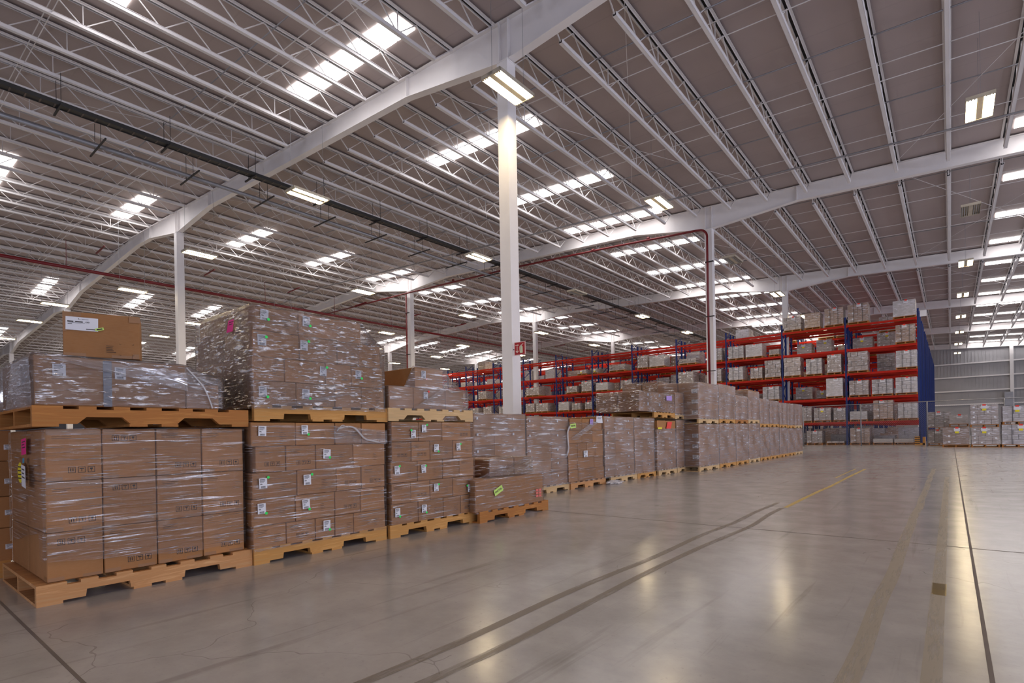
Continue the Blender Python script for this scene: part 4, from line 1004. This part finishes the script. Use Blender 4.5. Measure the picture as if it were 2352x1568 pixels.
def rack_bay(i, y, rowname, rear=False, right_end=False, levels=LV):
    xr = RXE-i*BAY; xc = xr-BAY/2
    root = empty('pallet_rack_bay', (xc, y, 0), f'blue and red rack bay, {ordn(i)} from right in the {rowname}', 'pallet rack', 'rack bays of the '+rowname)
    link('upright_frame', UPM, root, (-BAY/2, 0, 0))
    if right_end: link('upright_frame', UPM, root, (BAY/2, 0, 0))
    for z in levels:
        link('load_beam', BEAM, root, (0, .03, z)); link('load_beam', BEAM2 if rear else BEAM, root, (0, 1.07-.03, z))
    return root
def ordn(i): return ['first', 'second', 'third', 'fourth', 'fifth', 'sixth', 'seventh', 'eighth', 'ninth', 'tenth', 'eleventh', 'twelfth', 'thirteenth', 'fourteenth', 'fifteenth'][i]
PP = SY/3
ROWS = []
for k, (na, nb) in enumerate(((14, 14), (14, 14), (10, 6), (3, 3), (2, 2), (2, 2), (2, 2), (2, 2))):
    w = ['front', 'second', 'third', 'fourth', 'fifth', 'sixth', 'seventh', 'eighth', 'ninth', 'tenth', 'eleventh', 'twelfth', 'thirteenth', 'fourteenth', 'fifteenth', 'sixteenth']
    ROWS.append((RY+k*PP, na, w[2*k]+' rack row')); ROWS.append((RY+1.60+k*PP, nb, w[2*k+1]+' rack row'))
for y, n, nm in ROWS:
    for i in range(n): rack_bay(i, y, nm, right_end=(i == 0))
g = empty('rack_end_guard', (RXE+.12, RY-.1, 0), 'yellow guard at the foot of the front rack end', 'rack guard')
m = MB(); m.box(-.35, -.12, -.12, 0, 0, .46); m.box(-.12, .1, -.12, 0, 0, .1); m.box(.0, .1, -.12, .9, .0, .42); m.build('guard_rail', M['guard'], g)
m = MB()
for k in range(4): m.box(-.352, -.118, -.123, .002, .06+k*.11, .10+k*.11)
m.build('black_stripes', M['dark'], g)

g = empty('rack_end_placard', (RXE+.09, RY-.03, 7.2), 'small blank white placard at the top of the front rack end', 'sign')
m = MB(); m.box(0, .30, -.01, .01, -.17, .17); m.build('board', M['paper'], g); m = MB(); m.box(-.05, .3, .01, .03, -.02, .02); m.build('bracket', M['rack_blue'], g)
# loads on racks: prototypes with unit height carton block
def rl_block(cols, rows, deep, mat, w=1.0, d=1.05, jitter=.012, seed=0, tags=0):
    rnd = random.Random(seed); bm = MB()
    for r in range(rows):
        off = .5 if (r % 2 and cols > 2 and seed % 2) else 0
        ex = [-w/2]+[-w/2+w*(k+off)/cols for k in range(1 if not off else 0, cols)]+[w/2]; ex = sorted(set(round(e, 4) for e in ex))
        for a, b in zip(ex, ex[1:]):
            for k in range(deep):
                y0 = -d/2+d*k/deep; jy = rnd.uniform(-jitter, jitter) if k in (0, deep-1) else 0
                jx = rnd.uniform(-jitter, jitter)*.5
                bm.box(a+.003+jx, b-.003+jx, y0+.003+jy, y0+d/deep-.003+jy, r/rows+.004, (r+1)/rows-.004)
                if tags and rnd.random() < tags: bm.box((a+b)/2-.04, (a+b)/2+.04, y0+jy-.003, y0+jy+.004, (r+.35)/rows, (r+.65)/rows, 1)
    me = bm.mesh('carton_stack', [mat, M['paper']]); return me
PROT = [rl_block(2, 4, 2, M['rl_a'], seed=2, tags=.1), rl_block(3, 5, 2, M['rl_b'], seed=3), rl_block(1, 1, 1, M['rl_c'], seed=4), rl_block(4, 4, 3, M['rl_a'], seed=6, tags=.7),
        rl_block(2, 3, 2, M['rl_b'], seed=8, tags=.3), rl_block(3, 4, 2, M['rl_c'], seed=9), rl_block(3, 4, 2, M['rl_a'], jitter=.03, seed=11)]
def rl_pallet():
    m = MB()
    for x in (-.48, 0, .48): m.box(x-.03, x+.03, -.53, .53, .02, .10)
    m.box(-.52, .52, -.55, .55, .10, .122); m.box(-.52, .52, -.55, -.42, 0, .02); m.box(-.52, .52, .42, .55, 0, .02); m.box(-.52, .52, -.06, .06, 0, .02)
    return m.mesh('pallet', M['wood_o'])
RLP = rl_pallet()
m = MB()
for x in (-.2, .22): m.box(x-.008, x+.008, -.545, -.535, 0, 1); m.box(x-.008, x+.008, -.54, .54, 1.0, 1.006)
STRAP = m.mesh('strapping', plain('black_strap', (.02, .02, .025), .4))
m = MB(); m.box(-.5, .5, -.54, -.53, .93, .985); m.box(-.5, .5, -.54, .53, 1.0, 1.01); CAPF = m.mesh('film_cap', M['rl_c'])
def tagm():
    m = MB(); m.box(-.11, .11, -.003, 0, -.15, 0, 0); m.box(-.06, .06, -.006, -.003, -.02, .05, 1); m.box(-.08, .08, -.005, -.003, -.07, -.055, 2)
    a = m.mesh('red_tag', [M['paper'], M['red'], M['ink']])
    m = MB(); m.box(-.11, .11, -.003, 0, -.15, 0, 0); m.box(-.06, .06, -.006, -.003, -.02, .05, 1); m.box(-.07, .07, -.006, -.003, -.24, -.15, 2)
    b = m.mesh('red_yellow_tag', [M['paper'], M['red'], M['yellow']]); return a, b
TAGA, TAGB = tagm()
def rack_load(x0, x1, yf, z, h, label, group, proto=None, tagk=0, straps=True, detail=True):
    w = x1-x0; root = empty('palletized_cartons', ((x0+x1)/2, yf+.56, z), label, 'pallet load', group)
    link('pallet', RLP, root, scale=(w/1.0, 1, 1))
    p = random.randrange(len(PROT)) if proto is None else proto
    hh = max(.1, h-PH)
    link('carton_stack', PROT[p], root, (0, 0, PH), scale=(w, 1, hh))
    if detail:
        if straps: link('strapping', STRAP, root, (0, -.01, PH), scale=(w, 1.03, hh))
        if tagk: link('red_tag', TAGA if tagk == 1 else TAGB, root, (random.uniform(-.08, .08), -.56, PH+hh-.03))
    return root
F1 = [(5, -8.09, -7.13, 0.92, 6, 1), (5, -6.92, -6.07, 1.01, 1, 0), (5, -5.84, -4.86, 1.12, 4, 1), (5, -4.65, -3.62, 1.17, 4, 1), (5, -2.45, -1.42, 1.01, 2, 1), (4, -8.98, -8.39, 0.46, 0, 0), (4, -2.35, -1.47, 1.08, 4, 1),
 (3, -9.25, -8.31, 1.2, 6, 0), (3, -8.13, -7.2, 1.25, 6, 0), (3, -6.88, -6.03, 1.06, 5, 1), (3, -5.75, -5.01, 1.2, 3, 1), (3, -4.69, -3.69, 1.24, 6, 0), (3, -2.35, -1.40, 1.06, 5, 1),
 (2, -9.4, -8.43, 0.95, 5, 1), (2, -5.81, -4.95, 1.2, 2, 1), (2, -4.63, -3.67, 0.98, 0, 1), (2, -3.51, -2.52, 0.96, 5, 1), (2, -2.39, -1.41, 0.99, 5, 1),
 (1, -7.5, -6.62, 0.96, 0, 0), (1, -6.5, -5.6, 0.89, 0, 2), (1, -5.45, -4.84, 0.85, 0, 1), (1, -4.61, -3.75, 0.60, 2, 0), (1, -3.46, -2.53, 1.18, 4, 1), (1, -2.3, -1.42, 0.96, 5, 0),
 (0, -6.9, -6.07, 0.87, 0, 1), (0, -5.83, -4.93, 0.22, 5, 0), (0, -4.62, -3.66, 0.98, 4, 1), (0, -3.49, -2.56, 0.35, 2, 0), (0, -2.49, -1.61, 0.34, 2, 0),
 (4, -18.1, -17.29, 1.03, 3, 1), (4, -17.14, -16.0, 0.95, 2, 1), (3, -28.6, -27.2, 0.8, 3, 1), (3, -24.43, -23.4, 0.62, 3, 1), (3, -22.99, -22.05, 0.91, 3, 1), (3, -21.67, -20.61, 0.71, 2, 1), (3, -19.52, -18.58, 0.74, 0, 1),
 (2, -28.65, -27.71, 0.85, 3, 1), (2, -27.58, -26.3, 0.82, 3, 1), (2, -25.23, -24.23, 0.82, 2, 1), (2, -23.94, -23.14, 0.66, 0, 1), (2, -22.7, -22.05, 0.7, 0, 1), (2, -21.7, -20.9, 0.74, 0, 1), (2, -20.54, -19.66, 0.44, 2, 0), (2, -19.6, -18.6, 0.84, 3, 1),
 (3, -14.99, -13.9, 0.96, 3, 1), (4, -23.37, -22.53, 0.43, 0, 2), (4, -22.41, -21.54, 0.44, 0, 2), (4, -20.48, -19.15, 0.57, 6, 0), (4, -11.51, -10.54, 0.93, 5, 1), (4, -10.4, -9.38, 0.93, 2, 1), (3, -11.5, -10.6, 0.96, 5, 1), (3, -10.13, -9.41, 0.81, 0, 1),
 (3, -12.9, -12.0, .95, 0, 1), (4, -12.9, -11.95, .95, 0, 2), (4, -14.9, -13.7, .45, 6, 0), (2, -30.2, -29.2, .8, 3, 1), (2, -31.7, -30.7, .75, 5, 1), (2, -33.6, -32.6, .8, 3, 1), (2, -35.2, -34.2, .75, 0, 1), (2, -37.2, -36.2, .7, 5, 1), (2, -39, -38, .7, 3, 1), (3, -36.9, -35.9, .8, 3, 1), (3, -34.2, -33.2, .85, 3, 1),
 (2, -17.9, -16.9, .9, 0, 1), (2, -16.5, -15.5, .9, 3, 1), (2, -14.6, -13.6, .8, 2, 1), (2, -13.3, -12.3, .85, 0, 1), (2, -11.3, -10.3, .9, 0, 1), (5, -47, -45.9, 1.0, 1, 0), (1, -17.9, -16.8, .9, 0, 1), (1, -14.5, -13.5, .9, 0, 1), (1, -10.9, -9.9, .9, 5, 1), (1, -9.6, -8.6, .9, 0, 1), (1, -20.2, -19.2, .8, 0, 1), (1, -22.8, -21.8, .85, 5, 1)]
LN = ['on floor', 'on first beam', 'on second beam', 'on third beam', 'on fourth beam', 'on top beam']
DESC = ['greyish wrapped cartons', 'brown small-carton load', 'plain pale wrapped load', 'small cartons with many tags', 'brown cartons with white labels', 'pale wrapped cartons', 'lumpy wrapped cartons']
def where(xc):
    i = int((RXE-xc)/BAY); k = ((RXE-xc)-i*BAY)/BAY; return i, ('right', 'middle', 'left')[min(2, int(k*3))]
used = set()
def lab_for(p, l, xc, row):
    i, s = where(xc); d = DESC[p]
    t = f'{d} {LN[l]}, {ordn(min(14, i))} bay, {s}, {row}'
    while t in used: t = t+' end' if not t.endswith('end') else t+' spot'
    used.add(t); return t
for l, x0, x1, h, p, tg in F1:
    z = 0 if l == 0 else LV[l-1]+.056
    # keep clear of the posts
    for j in range(16):
        px = RXE-j*BAY
        if x0 < px+.06 and x1 > px-.06:
            if (x0+x1)/2 > px: x0 = px+.06
            else: x1 = px-.06
    rack_load(x0, x1, RY-.05, z, min(h, 1.30), lab_for(p, l, (x0+x1)/2, 'front rack'), 'loads in the front rack row', p, tg, straps=(p in (0, 4, 5)))
F2 = [(4, -7.69, -6.84, 0.82, 0, 2), (4, -6.57, -5.73, 0.96, 0, 2), (4, -4.6, -3.58, 0.83, 0, 2), (4, -3.36, -2.48, 0.99, 3, 2), (3, -3.38, -2.5, 1.17, 6, 0), (2, -7.8, -6.83, 0.89, 0, 2), (2, -6.59, -5.9, 0.63, 0, 2)]
for l, x0, x1, h, p, tg in F2:
    rack_load(x0, x1, RY+1.56, LV[l-1]+.056, min(h, 1.28), lab_for(p, l, (x0+x1)/2, 'second row'), 'loads in the second rack row', p, tg, straps=False)
rr = random.Random(5); cnt = 0
occ = {(l, round((x0+x1)/2)) for l, x0, x1, *_ in F2}
for y, nb, row, prob, grp in ((RY+1.56, 14, 'second row', .42, 'loads in the second rack row'), (RY+PP-.05, 13, 'third row', .6, 'loads in the third rack row'), (RY+PP+1.56, 12, 'fourth row', .45, 'loads in the fourth rack row')):
    for i in range(nb):
        for l in range(0, 6):
            for s in range(3):
                if rr.random() > (.92 if (l == 0 and i < 5) else .7 if (l == 1 and i < 5) else prob*(1 if l < 5 else .35)): continue
                xc = RXE-i*BAY-.06-(s+.5)*(BAY-.12)/3
                if row == 'second row' and (i < 2 and l in (4, 3, 2)): continue
                if cnt > 175: continue
                cnt += 1; p = rr.randrange(7); w = rr.uniform(.85, 1.02)
                rack_load(xc-w/2, xc+w/2, y, 0 if l == 0 else LV[l-1]+.056, rr.uniform(.5, 1.2), lab_for(p, l, xc, row), grp, p, 0, straps=False, detail=False)

for y, row, grp, n in ((RY+PP-.05, 'third row', 'loads in the third rack row', 0), (RY+PP+1.56, 'fourth row', 'loads in the fourth rack row', 0), (RY+2*PP-.05, 'fifth row', 'loads in the fifth rack row', 3), (RY+3*PP-.05, 'seventh row', 'loads in the seventh rack row', 3)):
    for i in range(n):
        for l in (0, 1, 2):
            for s_ in range(3):
                if l == 2 and rr.random() < .4: continue
                xc = RXE-i*BAY-.06-(s_+.5)*(BAY-.12)/3; p = rr.randrange(7); w = rr.uniform(.9, 1.02)
                rack_load(xc-w/2, xc+w/2, y, 0 if l == 0 else LV[l-1]+.056, rr.uniform(.8, 1.15), lab_for(p, l, xc, row), grp, p, 0, straps=False, detail=False)
# ------------------------------------------------------------------ floor loads at the right, two high
RF = [(-.31, .65, 32.35, 0, .915, 4, 2, 'pale load with red and yellow tag on the floor, first right of the fence post'), (.72, 1.68, 32.3, 0, .90, 3, 2, 'floor load with many white labels, second right of the fence post'),
      (1.76, 2.85, 32.3, 0, 1.00, 5, 2, 'tall brown floor load cut by the right picture edge'),
      (.70, 1.66, 32.35, .905, 1.02, 3, 2, 'upper load with many labels, on the second floor load'), (1.80, 2.85, 32.35, 1.005, .82, 5, 2, 'upper load cut by the right picture edge'),
      (-.93, -.05, 35.5, 0, .80, 0, 1, 'grey floor load behind the fence, lower of the pair by the rack end'), (-.95, -.0, 35.5, .82, .92, 0, 1, 'grey load behind the fence, upper of the pair by the rack end'),
      (-.12, .62, 34.2, .0, .95, 1, 0, 'load hidden behind the first floor load'), (-.05, .66, 34.2, .96, .58, 2, 1, 'low pale load with red tag rising behind the first floor load')]
for x0, x1, y, z, h, p, tg, lb_ in RF: rack_load(x0, x1, y, z, h, lb_, 'two-high loads by the right edge', p, tg, straps=(p in (0, 5)))

# ------------------------------------------------------------------ chain-link fence
g = empty('chain_link_fence', (0, 34.75, 0), 'grey chain-link fence standing in front of the racks', 'fence')
for x in (-6.6, -3.8, -.93, 2.0, 4.9, 7.8):
    m = MB(); m.tube([(x, 0, 0), (x, 0, 2.28)], .03, 10); m.build('fence_post', M['galv'], g, smooth=True)
m = MB(); m.tube([(-6.6, 0, 2.26), (7.8, 0, 2.26)], .022, 8); m.build('top_rail', M['galv'], g)
m = MB(); x = -6.6; H_ = 2.2; px = .085
while x < 7.8:
    if x+H_*.8 < 7.8: m.bar((x, -.03, .04), (x+H_*.8, -.03, H_), .0035)
    if x-H_*.8 > -6.6: m.bar((x, -.035, .04), (x-H_*.8, -.035, H_), .0035)
    x += px
for k in range(18):
    a = k*px*1.2
    m.bar((-6.6, -.03, .04+a), (-6.6+(H_-a)*.8, -.03, H_), .0035); m.bar((7.8, -.03, .04+a), (7.8-(H_-a)*.8, -.03, H_), .0035)
m.build('wire_mesh', M['galv'], g, fix=False)
# small grey box on a pole by the far wall
g = empty('wall_cabinet', (5.0, YEND-.5, 0), 'small grey electrical cabinet near the far wall post', 'cabinet')
m = MB(); m.box(-.35, .35, -.15, .15, 3.2, 4.7); m.build('cabinet_body', M['galv'], g)
m = MB(); m.box(-.05, .05, -.05, .05, 0, 3.2); m.build('stand', M['galv'], g)
# crumpled film on the floor under the row
m = MB(); bm = bmesh.new(); bmesh.ops.create_icosphere(bm, subdivisions=3, radius=.12)
for v in bm.verts:
    k = 1+.6*noise.noise(v.co*22); v.co = Vector((v.co.x*k*.8, v.co.y*k*2.2, max(0, (v.co.z*k+.05)*.35)))
me = bpy.data.meshes.new('crumpled_film'); bm.to_mesh(me); bm.free(); me.materials.append(M['rope'])
uvl = me.uv_layers.new(name='UVMap')
tag(link('crumpled_film', me, None, (-4.9, 9.05, .002)), 'crumpled clear film lying on the floor by the pale pallet', 'plastic film')
print('objects', len(bpy.data.objects))
